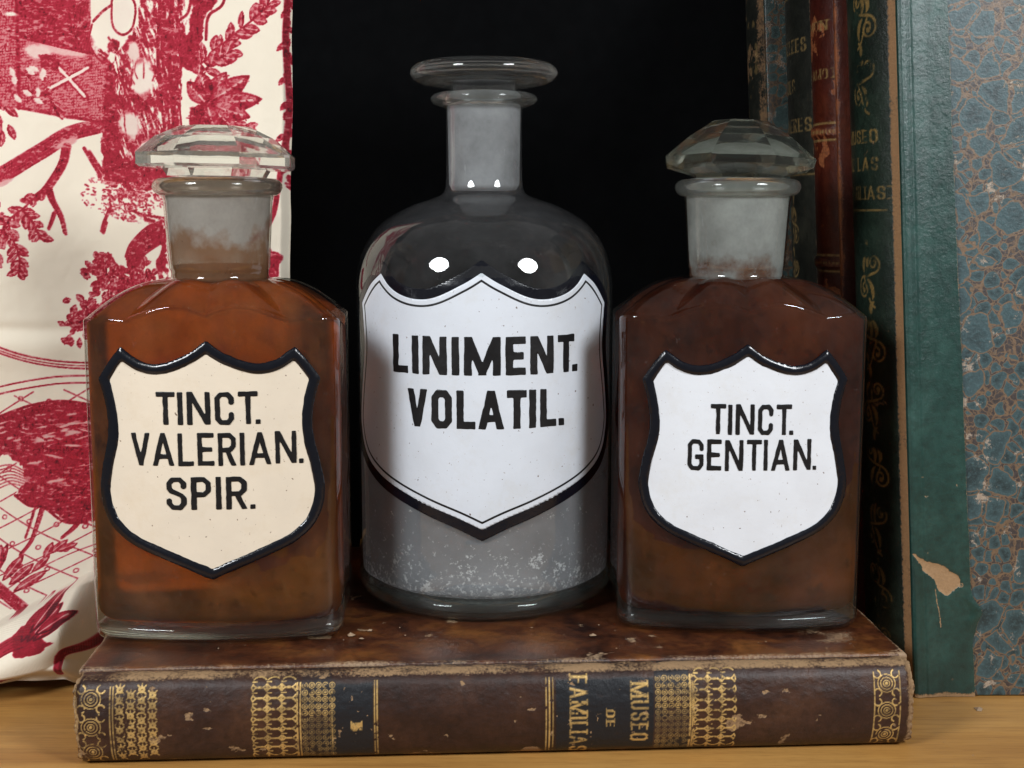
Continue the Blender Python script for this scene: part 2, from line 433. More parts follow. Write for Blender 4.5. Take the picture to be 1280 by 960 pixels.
def m_marble(name, cell, vein, wornc, matrix, scale=0.92):
    """shell-marbled paper: round dark drops with pale rims in a veined ground"""
    t = NT(name)
    co = t.co()
    fine = t.noise(co, 7.0, 5.0, 0.7)
    mid = t.noise(co, 0.30, 4.0, 0.6)
    wob = t.n("TexNoise", 1, Vector=co, Scale=1.6, Detail=2.0)
    co2 = t.n("VectorMath", props={'operation': 'MULTIPLY_ADD'}, i0=wob, i1=(0.34, 0.34, 0.34), i2=co)
    wob3 = t.n("TexNoise", 1, Vector=co, Scale=1.1, Detail=5.0)
    co3 = t.n("VectorMath", props={'operation': 'MULTIPLY_ADD'}, i0=wob3, i1=(1.1, 1.1, 1.1), i2=co)
    def vor(c, sc, feat):
        v = t.t.nodes.new("ShaderNodeTexVoronoi"); v.feature = feat
        v.inputs["Scale"].default_value = sc
        t.t.links.new(c, v.inputs["Vector"])
        return v
    def lines(c, sc, wd):
        e = t.math('ADD', vor(c, sc, 'DISTANCE_TO_EDGE').outputs["Distance"], t.math('MULTIPLY', t.math('SUBTRACT', fine, 0.5), wd * 1.6))
        return t.ramp(e, [(wd * 0.35, 1.0), (wd, 0.0)])
    ground = t.mixc(t.ramp(fine, [(0.35, 0.0), (0.65, 1.0)]), tuple(0.55 * v for v in matrix[:3]), matrix)
    vcol = t.mixc(fine, vein, tuple(0.35 * v for v in vein[:3]))
    ground = t.mixc(lines(co3, scale * 1.8, 0.075), ground, vcol)
    ground = t.mixc(t.math('MULTIPLY', lines(co3, scale * 3.8, 0.09), 0.7), ground, vcol)
    def drops(c_in, sc, seed, r0, r1):
        v = vor(c_in, sc, 'F1')
        rnd = t.n("SeparateColor", seed, i0=v.outputs["Color"])
        rad = t.math('ADD', r0, t.math('MULTIPLY', rnd, r1))
        return t.math('SUBTRACT', rad, t.math('ADD', v.outputs["Distance"], t.math('MULTIPLY', t.math('SUBTRACT', fine, 0.5), 0.10)))
    c = ground
    def cells(under, sc, keep, lo, hi):
        ve = vor(co2, sc, 'DISTANCE_TO_EDGE'); vf = vor(co2, sc, 'F1')
        rnd = t.n("SeparateColor", 0, i0=vf.outputs["Color"])
        d = t.math('ADD', ve.outputs["Distance"], t.math('MULTIPLY', t.math('SUBTRACT', fine, 0.5), 0.07))
        # drops are rounded: also bounded by the distance from their middle
        rad = t.math('SUBTRACT', 0.70, vf.outputs["Distance"])
        d = t.math('MINIMUM', d, rad)
        inner = t.mixc(t.ramp(d, [(0.10, 0.0), (0.34, 1.0)]), cell, tuple(0.45 * v for v in cell[:3]))
        inner = t.mixc(t.ramp(fine, [(0.48, 0.0), (0.72, 0.8)]), inner, tuple(1.7 * v for v in cell[:3]))
        body = t.mixc(t.ramp(d, [(lo + 0.028, 0.0), (lo + 0.05, 1.0)]), vcol, inner)
        m = t.math('MULTIPLY', t.ramp(d, [(lo, 0.0), (lo + 0.012, 1.0)]), t.math('GREATER_THAN', rnd, keep))
        return t.mixc(m, under, body)
    c = cells(c, scale * 2.2, 0.08, 0.03, 0)
    c = cells(c, scale, 0.34, 0.035, 0)
    w = t.ramp(t.math('ADD', t.noise(co, 1.2, 7.0, 0.78), t.math('MULTIPLY', mid, 0.22)), [(0.695, 0.0), (0.75, 1.0)])
    c = t.mixc(w, c, t.mixc(fine, wornc, vein))
    return t.done(t.principled(Base_Color=c, Roughness=0.42, Specular_IOR_Level=0.55, Normal=t.bump(t.math('ADD', fine, t.math('MULTIPLY', w, -0.6)), 0.4, 0.0005)))
M['marble'] = m_marble("marbled_paper", (0.040, 0.076, 0.084, 1), (0.23, 0.145, 0.085, 1), (0.46, 0.40, 0.33, 1), (0.060, 0.048, 0.046, 1))
M['marble_dark'] = m_marble("dark_marbled_paper", (0.022, 0.042, 0.040, 1), (0.11, 0.060, 0.028, 1), (0.16, 0.10, 0.06, 1), (0.035, 0.028, 0.022, 1), 0.9)

def m_pages():
    t = NT("page_edges")
    co = t.co((3, 3, 3)); st = t.co((40, 40, 2600))
    n = t.noise(st, 1.0, 2.0)
    c = t.mixc(n, (0.16, 0.10, 0.055, 1), (0.42, 0.31, 0.19, 1))
    return t.done(t.principled(Base_Color=c, Roughness=0.85, Normal=t.bump(n, 0.4, 0.0006)))
M['pages'] = m_pages()

def m_wood():
    t = NT("pine_tabletop")
    co = t.co((7, 60, 60))
    g1 = t.noise(co, 0.55, 6.0, 0.6, 0.8)
    g2 = t.noise(t.co((12, 260, 260)), 0.8, 5.0, 0.7)
    c = t.ramp(g1, [(0.30, (0.33, 0.150, 0.036, 1)), (0.5, (0.45, 0.225, 0.058, 1)), (0.72, (0.50, 0.27, 0.080, 1))])
    c = t.mixc(t.ramp(g2, [(0.45, 0.0), (0.72, 0.5)]), c, (0.20, 0.085, 0.022, 1))
    c = t.mixc(t.ramp(t.noise(t.co((22, 420, 420)), 1.0, 3.0, 0.6), [(0.64, 0.0), (0.72, 0.6)]), c, (0.13, 0.055, 0.015, 1))
    c = t.mixc(t.ramp(t.noise(t.co((70, 1700, 1700)), 1.0, 3.0, 0.7), [(0.52, 0.0), (0.70, 0.55)]), c, (0.19, 0.08, 0.02, 1))
    return t.done(t.principled(Base_Color=c, Roughness=0.42, Normal=t.bump(g2, 0.12, 0.0004)))
M['wood'] = m_wood()

def m_backdrop():
    t = NT("black_cloth")
    n = t.noise(t.co((40, 40, 40)), 3.0, 4.0)
    return t.done(t.principled(Base_Color=t.mixc(n, (0.0015, 0.0016, 0.0018, 1), (0.0035, 0.0036, 0.004, 1)), Roughness=0.95, Specular_IOR_Level=0.05))
M['backdrop'] = m_backdrop()

def m_toile():
    t = NT("toile_print_cotton")
    tc = t.t.nodes.new("ShaderNodeTexCoord")
    co = t.co()
    wv = t.n("TexWave", 1, props={'bands_direction': 'X'}, Vector=co, Scale=9.0, Distortion=0.4)
    wh = t.n("TexWave", 1, props={'bands_direction': 'Z'}, Vector=co, Scale=9.0, Distortion=0.4)
    weave = t.math('ADD', wv, wh)
    grain = t.noise(co, 8.0, 4.0, 0.7)
    cloth = t.mixc(t.noise(co, 0.3, 4.0), (0.84, 0.75, 0.61, 1), (0.78, 0.69, 0.55, 1))
    ink = t.math('ADD', t.attr("ink"), t.math('MULTIPLY', t.math('SUBTRACT', grain, 0.5), t.math('MULTIPLY', t.attr("ink"), 0.5)), True)
    c = t.ramp(ink, [(0.0, (0.80, 0.73, 0.62, 1)), (0.25, (0.64, 0.22, 0.23, 1)), (0.50, (0.42, 0.016, 0.040, 1)), (0.80, (0.26, 0.004, 0.015, 1)), (1.0, (0.10, 0.003, 0.010, 1))])
    c = t.mixc(t.ramp(ink, [(0.0, 1.0), (0.06, 0.0)]), c, cloth)
    return t.done(t.principled(Base_Color=c, Roughness=0.75, Specular_IOR_Level=0.25, Sheen_Weight=0.15,
                               Normal=t.bump(t.math('ADD', weave, grain), 0.3, 0.0003)))
M['toile'] = m_toile()

# ------------------------------------------------------------------ helpers: lettering and outlines as geometry
def glyph(ch, h):
    """stroke letter in a box of height 1; returns width and strokes ('b' straight, 'c' round-jointed)"""
    t, o, m = 1 - h, h, 0.5
    def W(w):
        return w, h, w - h
    r = 0.12
    if ch == 'I': return 2 * h, [('b', [(h, o), (h, t)])]
    if ch == '.': return 2 * h, [('b', [(h, h), (h, h + 1e-4)])]
    if ch == ' ': return 0.3, []
    if ch == 'L': w, a, b = W(.50); return w, [('b', [(a, o), (a, t)]), ('b', [(a, o), (b, o)])]
    if ch == 'T': w, a, b = W(.54); return w, [('b', [(a, t), (b, t)]), ('b', [(w / 2, o), (w / 2, t)])]
    if ch == 'E': w, a, b = W(.52); return w, [('b', [(a, o), (a, t)]), ('b', [(a, t), (b, t)]), ('b', [(a, m), (b - .05, m)]), ('b', [(a, o), (b, o)])]
    if ch == 'F': w, a, b = W(.52); return w, [('b', [(a, o), (a, t)]), ('b', [(a, t), (b, t)]), ('b', [(a, m), (b - .05, m)])]
    if ch == 'N': w, a, b = W(.66); return w, [('b', [(a, o), (a, t)]), ('b', [(b, o), (b, t)]), ('b', [(a, 1.0), (b, 0.0)])]
    if ch == 'M': w, a, b = W(.92); return w, [('b', [(a, o), (a, t)]), ('b', [(b, o), (b, t)]), ('b', [(a, 1.0), (w / 2, .05)]), ('b', [(w / 2, .05), (b, 1.0)])]
    if ch == 'V': w, a, b = W(.62); return w, [('b', [(a, 1.02), (w / 2, 0.02)]), ('b', [(w / 2, 0.02), (b, 1.02)])]
    if ch == 'A': w, a, b = W(.70); return w, [('b', [(a, -.02), (w / 2, .98)]), ('b', [(w / 2, .98), (b, -.02)]), ('b', [(.28 * w, .28), (.72 * w, .28)])]
    if ch == 'C': w, a, b = W(.54); return w, [('c', [(b, .68), (b, t - r), (b - r * .8, t), (a + r * .8, t), (a, t - r), (a, o + r), (a + r * .8, o), (b - r * .8, o), (b, o + r), (b, .32)])]
    if ch == 'G': w, a, b = W(.56); return w, [('c', [(b, .70), (b, t - r), (b - r * .8, t), (a + r * .8, t), (a, t - r), (a, o + r), (a + r * .8, o), (b - r * .8, o), (b, o + r), (b, .44)]), ('b', [(b, .44), (w * .62, .44)])]
    if ch == 'O': w, a, b = W(.58); return w, [('c', [(a, t - r), (a + r * .8, t), (b - r * .8, t), (b, t - r), (b, o + r), (b - r * .8, o), (a + r * .8, o), (a, o + r), (a, t - r)])]
    if ch == 'S': w, a, b = W(.54); return w, [('c', [(b, .72), (b, t - r), (b - r * .8, t), (a + r * .8, t), (a, t - r), (a, .66), (a + .06, .57), (b - .06, .44), (b, .35), (b, o + r), (b - r * .8, o), (a + r * .8, o), (a, o + r), (a, .28)])]
    if ch == 'P': w, a, b = W(.54); return w, [('b', [(a, o), (a, t)]), ('c', [(a, t), (b - r, t), (b, t - r), (b, .46 + r), (b - r, .46), (a, .46)])]
    if ch == 'R': w, a, b = W(.56); return w, [('b', [(a, o), (a, t)]), ('c', [(a, t), (b - r, t), (b, t - r), (b, .48 + r), (b - r, .48), (a, .48)]), ('b', [(w * .52, .46), (b, 0.0)])]
    if ch == 'D': w, a, b = W(.58); return w, [('b', [(a, o), (a, t)]), ('c', [(a, t), (b - r, t), (b, t - r), (b, o + r), (b - r, o), (a, o)])]
    if ch == 'U': w, a, b = W(.58); return w, [('c', [(a, 1), (a, o + r), (a + r * .8, o), (b - r * .8, o), (b, o + r), (b, 1)])]
    if ch == '5': w, a, b = W(.50); return w, [('b', [(a, t), (b, t)]), ('b', [(a, .55), (a, t)]), ('c', [(a, .56), (b - r, .56), (b, .56 - r), (b, o + r), (b - r, o), (a, o + .06)])]
    w, a, b = W(.5)
    return w, [('b', [(a, o), (a, t)])]

def stroke_sdf(strokes, h, X, Y, hx=None, clip=True):
    D = np.full(X.shape, 9.0)
    for kind, pts in strokes:
        for (x0, y0), (x1, y1) in zip(pts[:-1], pts[1:]):
            dx, dy = x1 - x0, y1 - y0
            L = math.hypot(dx, dy) or 1e-6
            ux, uy = dx / L, dy / L
            hh = h if hx is None else (h if abs(uy) > 0.5 else hx)
            px, py = X - x0, Y - y0
            s = px * ux + py * uy
            q = np.abs(-px * uy + py * ux)
            if kind == 'b':
                d = np.maximum(np.abs(s - L / 2) - (L / 2 + hh), q - hh)
            else:
                sc = np.clip(s, 0, L)
                d = np.hypot(px - sc * ux, py - sc * uy) - hh
            D = np.minimum(D, d)
    if clip:
        D = np.maximum(D, np.maximum(-Y, Y - 1))
    return D

def fill(D, xs, ys):
    """polygons of the region D<0 on the grid xs,ys (marching squares) -> 2-D verts, faces"""
    idx = {}
    P = []
    def gv(i, j):
        k = (i, j)
        if k not in idx:
            idx[k] = len(P); P.append((xs[i], ys[j]))
        return idx[k]
    def ev(i, j, i2, j2):
        k = (min((i, j), (i2, j2)), max((i, j), (i2, j2)))
        if k not in idx:
            a, b = D[j, i], D[j2, i2]
            t = min(max(a / (a - b), 0.02), 0.98)
            idx[k] = len(P)
            P.append((xs[i] + (xs[i2] - xs[i]) * t, ys[j] + (ys[j2] - ys[j]) * t))
        return idx[k]
    F = []
    neg = D < 0
    any4 = neg[:-1, :-1] | neg[1:, :-1] | neg[:-1, 1:] | neg[1:, 1:]
    for j, i in zip(*np.nonzero(any4)):
        c = [(i, j), (i + 1, j), (i + 1, j + 1), (i, j + 1)]
        f = []
        for k in range(4):
            a, b = c[k], c[(k + 1) % 4]
            na, nb_ = neg[a[1], a[0]], neg[b[1], b[0]]
            if na: f.append(gv(*a))
            if na != nb_: f.append(ev(*a, *b))
        if len(f) >= 3: F.append(f)
    return np.array(P), F

def raise_shape(P2, F, wrap, top, base):
    """put a flat outline on a surface: wrap(x, z, offset)->xyz; top may be an array; side walls down to base"""
    n = len(P2)
    Vt = wrap(P2[:, 0], P2[:, 1], np.broadcast_to(top, (n,)))
    cnt = {}
    for f in F:
        for a, b in zip(f, f[1:] + f[:1]):
            cnt[(a, b)] = 1
    edges = [(a, b) for (a, b) in cnt if (b, a) not in cnt]
    bi = sorted({v for e in edges for v in e})
    mp = {v: n + k for k, v in enumerate(bi)}
    Vb = wrap(P2[bi, 0], P2[bi, 1], np.full(len(bi), base))
    F2 = list(F) + [[b, a, mp[a], mp[b]] for a, b in edges]
    return np.concatenate([Vt, Vb]), F2

def text_shapes(text, width, cap, x0, z0, h=0.085, gap=0.17, res=34, jitter=0.0):
    """2-D polygons of one line of lettering, left end x0, baseline z0"""
    gl = [glyph(c, h) for c in text]
    gaps = [gap * (-0.55 if (b == '.' and a == 'T') else 0.55 if b == '.' else 0.6 if (a + b) in ('AT', 'LA', 'VA', 'TI') else 1) for a, b in zip(text, text[1:])] + [0]
    tot = sum(w for w, _ in gl) + sum(gaps)
    sx = width / tot
    allP, allF, off, x = [], [], 0, 0.0
    for ch, (w, st), gp in zip(text, gl, gaps):
        if st:
            # letters are drawn at their final proportions so that strokes keep one weight
            k = cap / sx
            nx = max(8, int(res * (w + .1) / k * 1.0) if k > 1 else int(res * (w + .1)))
            nx = max(nx, 14)
            xs = np.linspace(-.04, w + .04, nx); ys = np.linspace(-.04, 1.04, res)
            Xg, Yg = np.meshgrid(xs, ys)
            P, F = fill(stroke_sdf(st, h, Xg, Yg) + (NB(Xg * 5 + x * 3, Yg * 5 + z0, 2) - .5) * 0.028, xs, ys)
            dz = random.uniform(-1, 1) * jitter
            P = np.stack([x0 + (x + P[:, 0]) * sx, z0 + dz + P[:, 1] * cap], -1)
            allP.append(P); allF += [[i + off for i in f] for f in F]; off += len(P)
        x += w + gp
    return np.concatenate(allP), allF

def poly_sdf(poly, X, Y):
    A = poly; B = np.roll(poly, -1, 0)
    D = np.full(X.shape, 1e9); inside = np.zeros(X.shape, bool)
    for (ax, ay), (bx, by) in zip(A, B):
        ex, ey = bx - ax, by - ay
        L = ex * ex + ey * ey
        if L < 1e-12: continue
        t = np.clip(((X - ax) * ex + (Y - ay) * ey) / L, 0, 1)
        D = np.minimum(D, np.hypot(X - ax - t * ex, Y - ay - t * ey))
        c = ((ay > Y) != (by > Y))
        with np.errstate(divide='ignore', invalid='ignore'):
            xi = ex * (Y - ay) / (by - ay if by != ay else 1e-9) + ax
        inside ^= c & (X < xi)
    return np.where(inside, -D, D)

def shield(half):
    """half: list of smooth runs from top centre down the left side to the tip; mirrored to a closed outline"""
    L = np.concatenate([catmull(run, 10)[:-1] for run in half] + [np.array([half[-1][-1]])])
    Rr = L[::-1].copy(); Rr[:, 0] *= -1
    return np.concatenate([L, Rr[1:-1]])

# ------------------------------------------------------------------ the setting
def structure(o):
    o["kind"] = "structure"
    return o

v, f = slab(-60, 60, 20, 95, -3, 0, 40, 30, 0.2)
structure(make_mesh("tabletop", v, f, M['wood']))
nx, ny = 60, 30
gx, gz = np.meshgrid(np.linspace(-70, 70, nx), np.linspace(-2.5, 70, ny))
gy = 64 + 0.8 * np.sin(gx * 0.35) + 0.5 * np.sin(gx * 0.9 + gz * 0.05)
gv = np.stack([gx, gy, gz], -1).reshape(-1, 3)
structure(make_mesh("backdrop", gv, grid_faces(nx, ny), M['backdrop']))

# ------------------------------------------------------------------ lying book
BT = 2.85            # height of its upper cover
def canvas_seg(A, X, Y, pts, w, val=1.0, soft=0.35):
    for (x0, y0), (x1, y1) in zip(pts[:-1], pts[1:]):
        pad = w + 2
        i0 = np.searchsorted(X, min(x0, x1) - pad); i1 = np.searchsorted(X, max(x0, x1) + pad)
        j0 = np.searchsorted(Y, min(y0, y1) - pad); j1 = np.searchsorted(Y, max(y0, y1) + pad)
        if i1 <= i0 or j1 <= j0: continue
        gx, gy = np.meshgrid(X[i0:i1], Y[j0:j1])
        dx, dy = x1 - x0, y1 - y0
        L = dx * dx + dy * dy + 1e-9
        t = np.clip(((gx - x0) * dx + (gy - y0) * dy) / L, 0, 1)
        d = np.hypot(gx - x0 - t * dx, gy - y0 - t * dy)
        k = np.clip((w - d) / (soft + 1e-6) + 0.5, 0, 1) * val
        sub = A[j0:j1, i0:i1]
        np.maximum(sub, k, out=sub)

def circle_pts(cx, cy, r, n=20, a0=0, a1=2 * math.pi, ry=None):
    a = np.linspace(a0, a1, n)
    return list(zip(cx + r * np.cos(a), cy + (ry or r) * np.sin(a)))

def serif_line(A, X, Y, text, cx, cy, height, width, rot=False, val=1.0, thick=0.10, thin=0.035, up=1):
    """gilt serif capitals into a raster; rot: the line runs downwards with the letters' heads to the right"""
    gl = [glyph(c, thick) for c in text]
    gap = 0.2
    tot = sum(w for w, _ in gl) + gap * (len(gl) - 1)
    sx = width / tot
    gx, gy = np.meshgrid(X, Y)
    if rot: a, b = (cy - gy) * 1.0, (gx - cx)
    else:   a, b = gx - cx, (gy - cy) * up
    U = (a + width / 2) / sx; Vv = b / height + 0.5
    sel = (U > -.3) & (U < tot + .3) & (Vv > -.2) & (Vv < 1.2)
    Us, Vs = U[sel], Vv[sel]
    D = np.full(Us.shape, 9.0)
    x = 0
    for w, st in gl:
        st2 = list(st)
        for kind, pts in st:
            if kind == 'b' and abs(pts[0][0] - pts[1][0]) < .02:     # serifs on the stems
                for yy in (0.03, 0.97):
                    st2.append(('c', [(pts[0][0] - .17, yy), (pts[0][0] + .17, yy)]))
        d = stroke_sdf(st2, thick, Us - x, Vs, hx=thin)
        D = np.minimum(D, d)
        x += w + gap
    A[sel] = np.maximum(A[sel], np.clip(0.5 - D / 0.07, 0, 1) * val)

def build_lying_book():
    bk = thing("old_book", "brown leather book with gilt spine bands lying flat under the three bottles", "book",
               (-0.32, 38.45, 0.0), math.radians(3.2))
    HL = 13.3
    # --- spine: a curved strip, bottom edge to the groove on top
    sec = catmull([(0.85, 0.03), (0.42, 0.10), (0.16, 0.42), (0.02, 1.0), (0.02, 1.7), (0.17, 2.34), (0.32, 2.62), (0.58, 2.78), (0.95, 2.80), (1.18, 2.70), (1.32, 2.58)], 18)
    d = np.concatenate([[0], np.cumsum(np.hypot(*np.diff(sec, axis=0).T))])
    nv = 150; nu = 1150
    sv = np.linspace(0, d[-1], nv)
    sy = np.interp(sv, d, sec[:, 0]); sz = np.interp(sv, d, sec[:, 1])
    xs = np.linspace(-HL, HL, nu)
    X, _ = np.meshgrid(xs, sv)
    Yg = np.repeat(sy[:, None], nu, 1); Zg = np.repeat(sz[:, None], nu, 1)
    # raster in "spine pixels": u 100..1135 along the spine, w 0..105 up the face
    U = 100 + (xs + HL) / (2 * HL) * 1035
    Wv = np.interp(sv, d, (sec[:, 1] - 0.10) / 2.55 * 105)
    Wv = np.where(np.arange(nv) > np.argmax(sz > 2.64), 106 + (sv - sv[np.argmax(sz > 2.64)]) * 36, Wv)
    Wv = np.maximum.accumulate(Wv + np.arange(nv) * 1e-4)
    gold = np.zeros((nv, nu)); panel = np.zeros((nv, nu)); wear = np.zeros((nv, nu))
    UU, WW = np.meshgrid(U, Wv)
    n1 = NA(UU / 22, WW / 16, 5); n2 = NB(UU / 7, WW / 6, 4); n3 = NC(UU / 60, WW / 30, 4)
    def seg(pts, w, val=1.0): canvas_seg(gold, U, Wv, pts, w, val, 0.5)
    def rosette(cx, cy, r):
        for rr in (r, r * .68, r * .36): seg(circle_pts(cx, cy, rr, 22), .55)
        seg(circle_pts(cx, cy, r * .1, 8), .9)
        for k in range(4):
            a = k * math.pi / 2 + math.pi / 4
            seg(circle_pts(cx + math.cos(a) * r * 1.45, cy + math.sin(a) * r * 1.45, r * .42, 12, a + 1.2, a + 5.1), .8)
    for cx in (124, 1096):
        for cy in (17, 52, 87): rosette(cx, cy, 11.5 if cx < 500 else 11)
    for cx in (102, 104.5, 146.5, 150, 1080.5, 1113): seg([(cx, 3), (cx, 101)], .6, .8)
    # flower diaper, left
    for i in range(4):
        for j in range(8):
            cx = 158 + i * 13; cy = 9 + j * 12.6 + (6.3 if i % 2 else 0)
            if cy > 102: continue
            seg(circle_pts(cx, cy, 2.6, 10), 1.6, .9)
            for a in (0.785, 2.356, 3.927, 5.498):
                seg([(cx + 3.4 * math.cos(a), cy + 3.4 * math.sin(a)), (cx + 7 * math.cos(a), cy + 7 * math.sin(a))], .85, .9)
            seg([(cx, cy + 4), (cx, cy + 6.5)], .6, .8)
    # chain diaper bands
    def chain(x0, cols, pitch, rows=8):
        for i in range(cols):
            cx = x0 + pitch * (i + .5)
            for j in range(rows):
                cy = 6 + j * 13
                seg(circle_pts(cx, cy + 6.5, pitch * .50, 16, 0.35, math.pi - .35, 7.0), .8)
                seg(circle_pts(cx, cy + 6.5, pitch * .50, 16, math.pi + .35, 2 * math.pi - .35, 7.0), .8)
                seg(circle_pts(cx, cy, pitch * .55, 14, -.5, .5, 6), .8)
                seg(circle_pts(cx, cy, pitch * .55, 14, math.pi - .5, math.pi + .5, 6), .8)
                seg([(cx - pitch * .5, cy + 6.5), (cx - pitch * .2, cy + 6.5)], .7)
    chain(316, 3, 17.5); chain(855, 3, 17)
    for x in (370, 373.5, 850, 853, 672, 676, 680.5, 463, 466, 412):
        seg([(x, 3), (x, 102)], .75 if x not in (680.5, 412) else .4)
    # small dense diaper on darkened strips
    for x0, x1 in ((376, 409), (807, 848)):
        for i in range(int((x1 - x0) / 8.2) + 1):
            for j in range(12):
                cx = x0 + 3 + i * 8.2; cy = 6 + j * 8.4
                fade = 0.85 if cy > 60 else 0.42
                seg(circle_pts(cx, cy, 3.3, 12), .45, fade); seg(circle_pts(cx, cy, 1.2, 6), .5, fade)
        panel = np.maximum(panel, ((UU > x0 - 1) & (UU < x1 + 1)) * (0.35 + .5 * smooth(.4, .6, n3)))
    for x0, x1 in ((410.5, 461), (684, 805)):
        e = n1 * 5
        panel = np.maximum(panel, smooth(x0 - 1, x0 + 1, UU) * smooth(x1 + 1, x1 - 1, UU) * smooth(1, 4, WW - e) * smooth(104, 100, WW + e))
    serif_line(gold, U, Wv, "MUSEO", 787, 55, 22, 78, rot=True, thick=.075, thin=.03)
    serif_line(gold, U, Wv, "DE", 751, 49, 11, 24, rot=True, thick=.08, thin=.035)
    serif_line(gold, U, Wv, "FAMILIAS", 712, 51, 22, 104, rot=True, thick=.075, thin=.03)
    serif_line(gold, U, Wv, "5", 441, 45, 14, 11, rot=True, thick=.16, thin=.1)
    gold *= smooth(.26, .40, n2) * (0.55 + .45 * smooth(.36, .5, n1))
    gold *= 1 - 0.75 * smooth(.50, .62, n1) * smooth(60, 20, np.abs(UU - 124)) * smooth(70, 30, WW)
    # wear: ends, top ridge, bottom edge, scuffs
    wear = np.maximum(wear, smooth(16, 2, UU - 100) * (0.30 + 0.75 * n1))
    wear = np.maximum(wear, smooth(24, 4, 1135 - UU) * (0.25 + 0.85 * n1))
    wear = np.maximum(wear, smooth(100, 112, WW) * smooth(150, 118, WW) * (0.22 + 0.62 * n3 + 0.25 * (n1 - .5)))
    wear = np.maximum(wear, smooth(5, 0, WW) * (0.15 + 0.65 * n1))
    wear = np.maximum(wear, smooth(.66, .80, n1) * 0.62)
    wear = np.maximum(wear, panel * smooth(.70, .80, n2) * 0.6)
    wear = np.maximum(wear, 0.75 * smooth(16, 3, np.hypot((UU - 655), (WW - 3) * 1.4) - 8 * n1))
    # relief: rubbed ends, uneven surface
    out = 0.05 * (n3 - .5) + 0.03 * (n1 - .5)
    endf = smooth(12, 0, UU - 100) + smooth(14, 0, 1135 - UU)
    Yg = Yg + out + endf * (0.10 + 0.18 * n2)
    Zg = Zg + 0.06 * (n3 - .5) * smooth(80, 115, WW) - endf * smooth(70, 115, WW) * 0.20 * n1
    X = X + endf * np.sign(X) * (-0.22 * n1 + 0.05)
    make_mesh("spine", np.stack([X, Yg, Zg], -1).reshape(-1, 3), grid_faces(nu, nv), M['calf'], bk,
              attrs={"gold": gold, "panel": panel, "wear": wear})
    # --- boards
    def board(name, z0, z1, mat, lab=None):
        v, f = slab(-HL - .05, HL + .05, 1.25, 16.0, z0, z1, 300, 170, 0.1)
        ex = np.minimum(HL + .05 - np.abs(v[:, 0]), np.minimum(16.0 - v[:, 1], 99))
        n = NA(v[:, 0] * 1.3 + 5, v[:, 1] * 1.3, 5); m = NB(v[:, 0] * .5, v[:, 1] * .5, 4)
        wear = smooth(0.35, 0.0, ex) * (0.35 + 0.5 * n) + smooth(.68, .80, n) * .6
        wear = np.maximum(wear, smooth(2.1, 0.6, np.hypot(v[:, 0] - 11.3, (v[:, 1] - 3.2) * 1.2)) * (0.12 + .62 * n))
        wear = np.maximum(wear, smooth(1.9, 1.3, v[:, 1]) * (0.12 + .5 * m + .2 * n))
        v[:, 2] += (v[:, 2] > (z0 + z1) / 2) * (0.03 * (m - .5))
        v[:, 0] += smooth(.4, 0, ex) * np.sign(v[:, 0]) * (n - .6) * .12
        return make_mesh(name, v, f, mat, bk, attrs={"gold": np.zeros(len(v)), "panel": np.zeros(len(v)), "wear": wear})
    board("upper_cover", 2.55, 2.80, M['calf_top'])
    board("lower_cover", 0.02, 0.26, M['calf_top'])
    v, f = slab(-HL + .35, HL - .35, 0.6, 15.6, 0.30, 2.50, 40, 20, 0.05)
    make_mesh("page_block", v, f, M['pages'], bk)
    return bk
build_lying_book()

# ------------------------------------------------------------------ bottles
def rect_outline(N=208, a=4.19, b=2.95, sag=0.75, r=0.45):
    """flat-sided bottle in plan: bowed front and back, short sides, rounded corners; radial solve"""
    Rb = (a * a + sag * sag) / (2 * sag)
    ph = np.linspace(0, 2 * np.pi, N, endpoint=False)
    cx, sx = np.cos(ph), np.sin(ph)
    lo = np.zeros(N); hi = np.full(N, 8.0)
    def sd(x, y):
        d1 = np.hypot(x, y - (Rb - b)) - Rb + r       # front bow (towards -y)
        d2 = np.hypot(x, y + (Rb - b)) - Rb + r
        d3 = np.abs(x) - a + r
        d12 = np.maximum(d1, d2)
        return np.hypot(np.maximum(d12, 0), np.maximum(d3, 0)) + np.minimum(np.maximum(d12, d3), 0) - r
    for _ in range(40):
        mid = (lo + hi) / 2
        ins = sd(mid * cx, mid * sx) < 0
        lo = np.where(ins, mid, lo); hi = np.where(ins, hi, mid)
    return ph, lo

def front_y(x, a=4.19, b=2.95, sag=0.75):
    Rb = (a * a + sag * sag) / (2 * sag)
    return (Rb - b) - np.sqrt(Rb * Rb - np.asarray(x) ** 2)

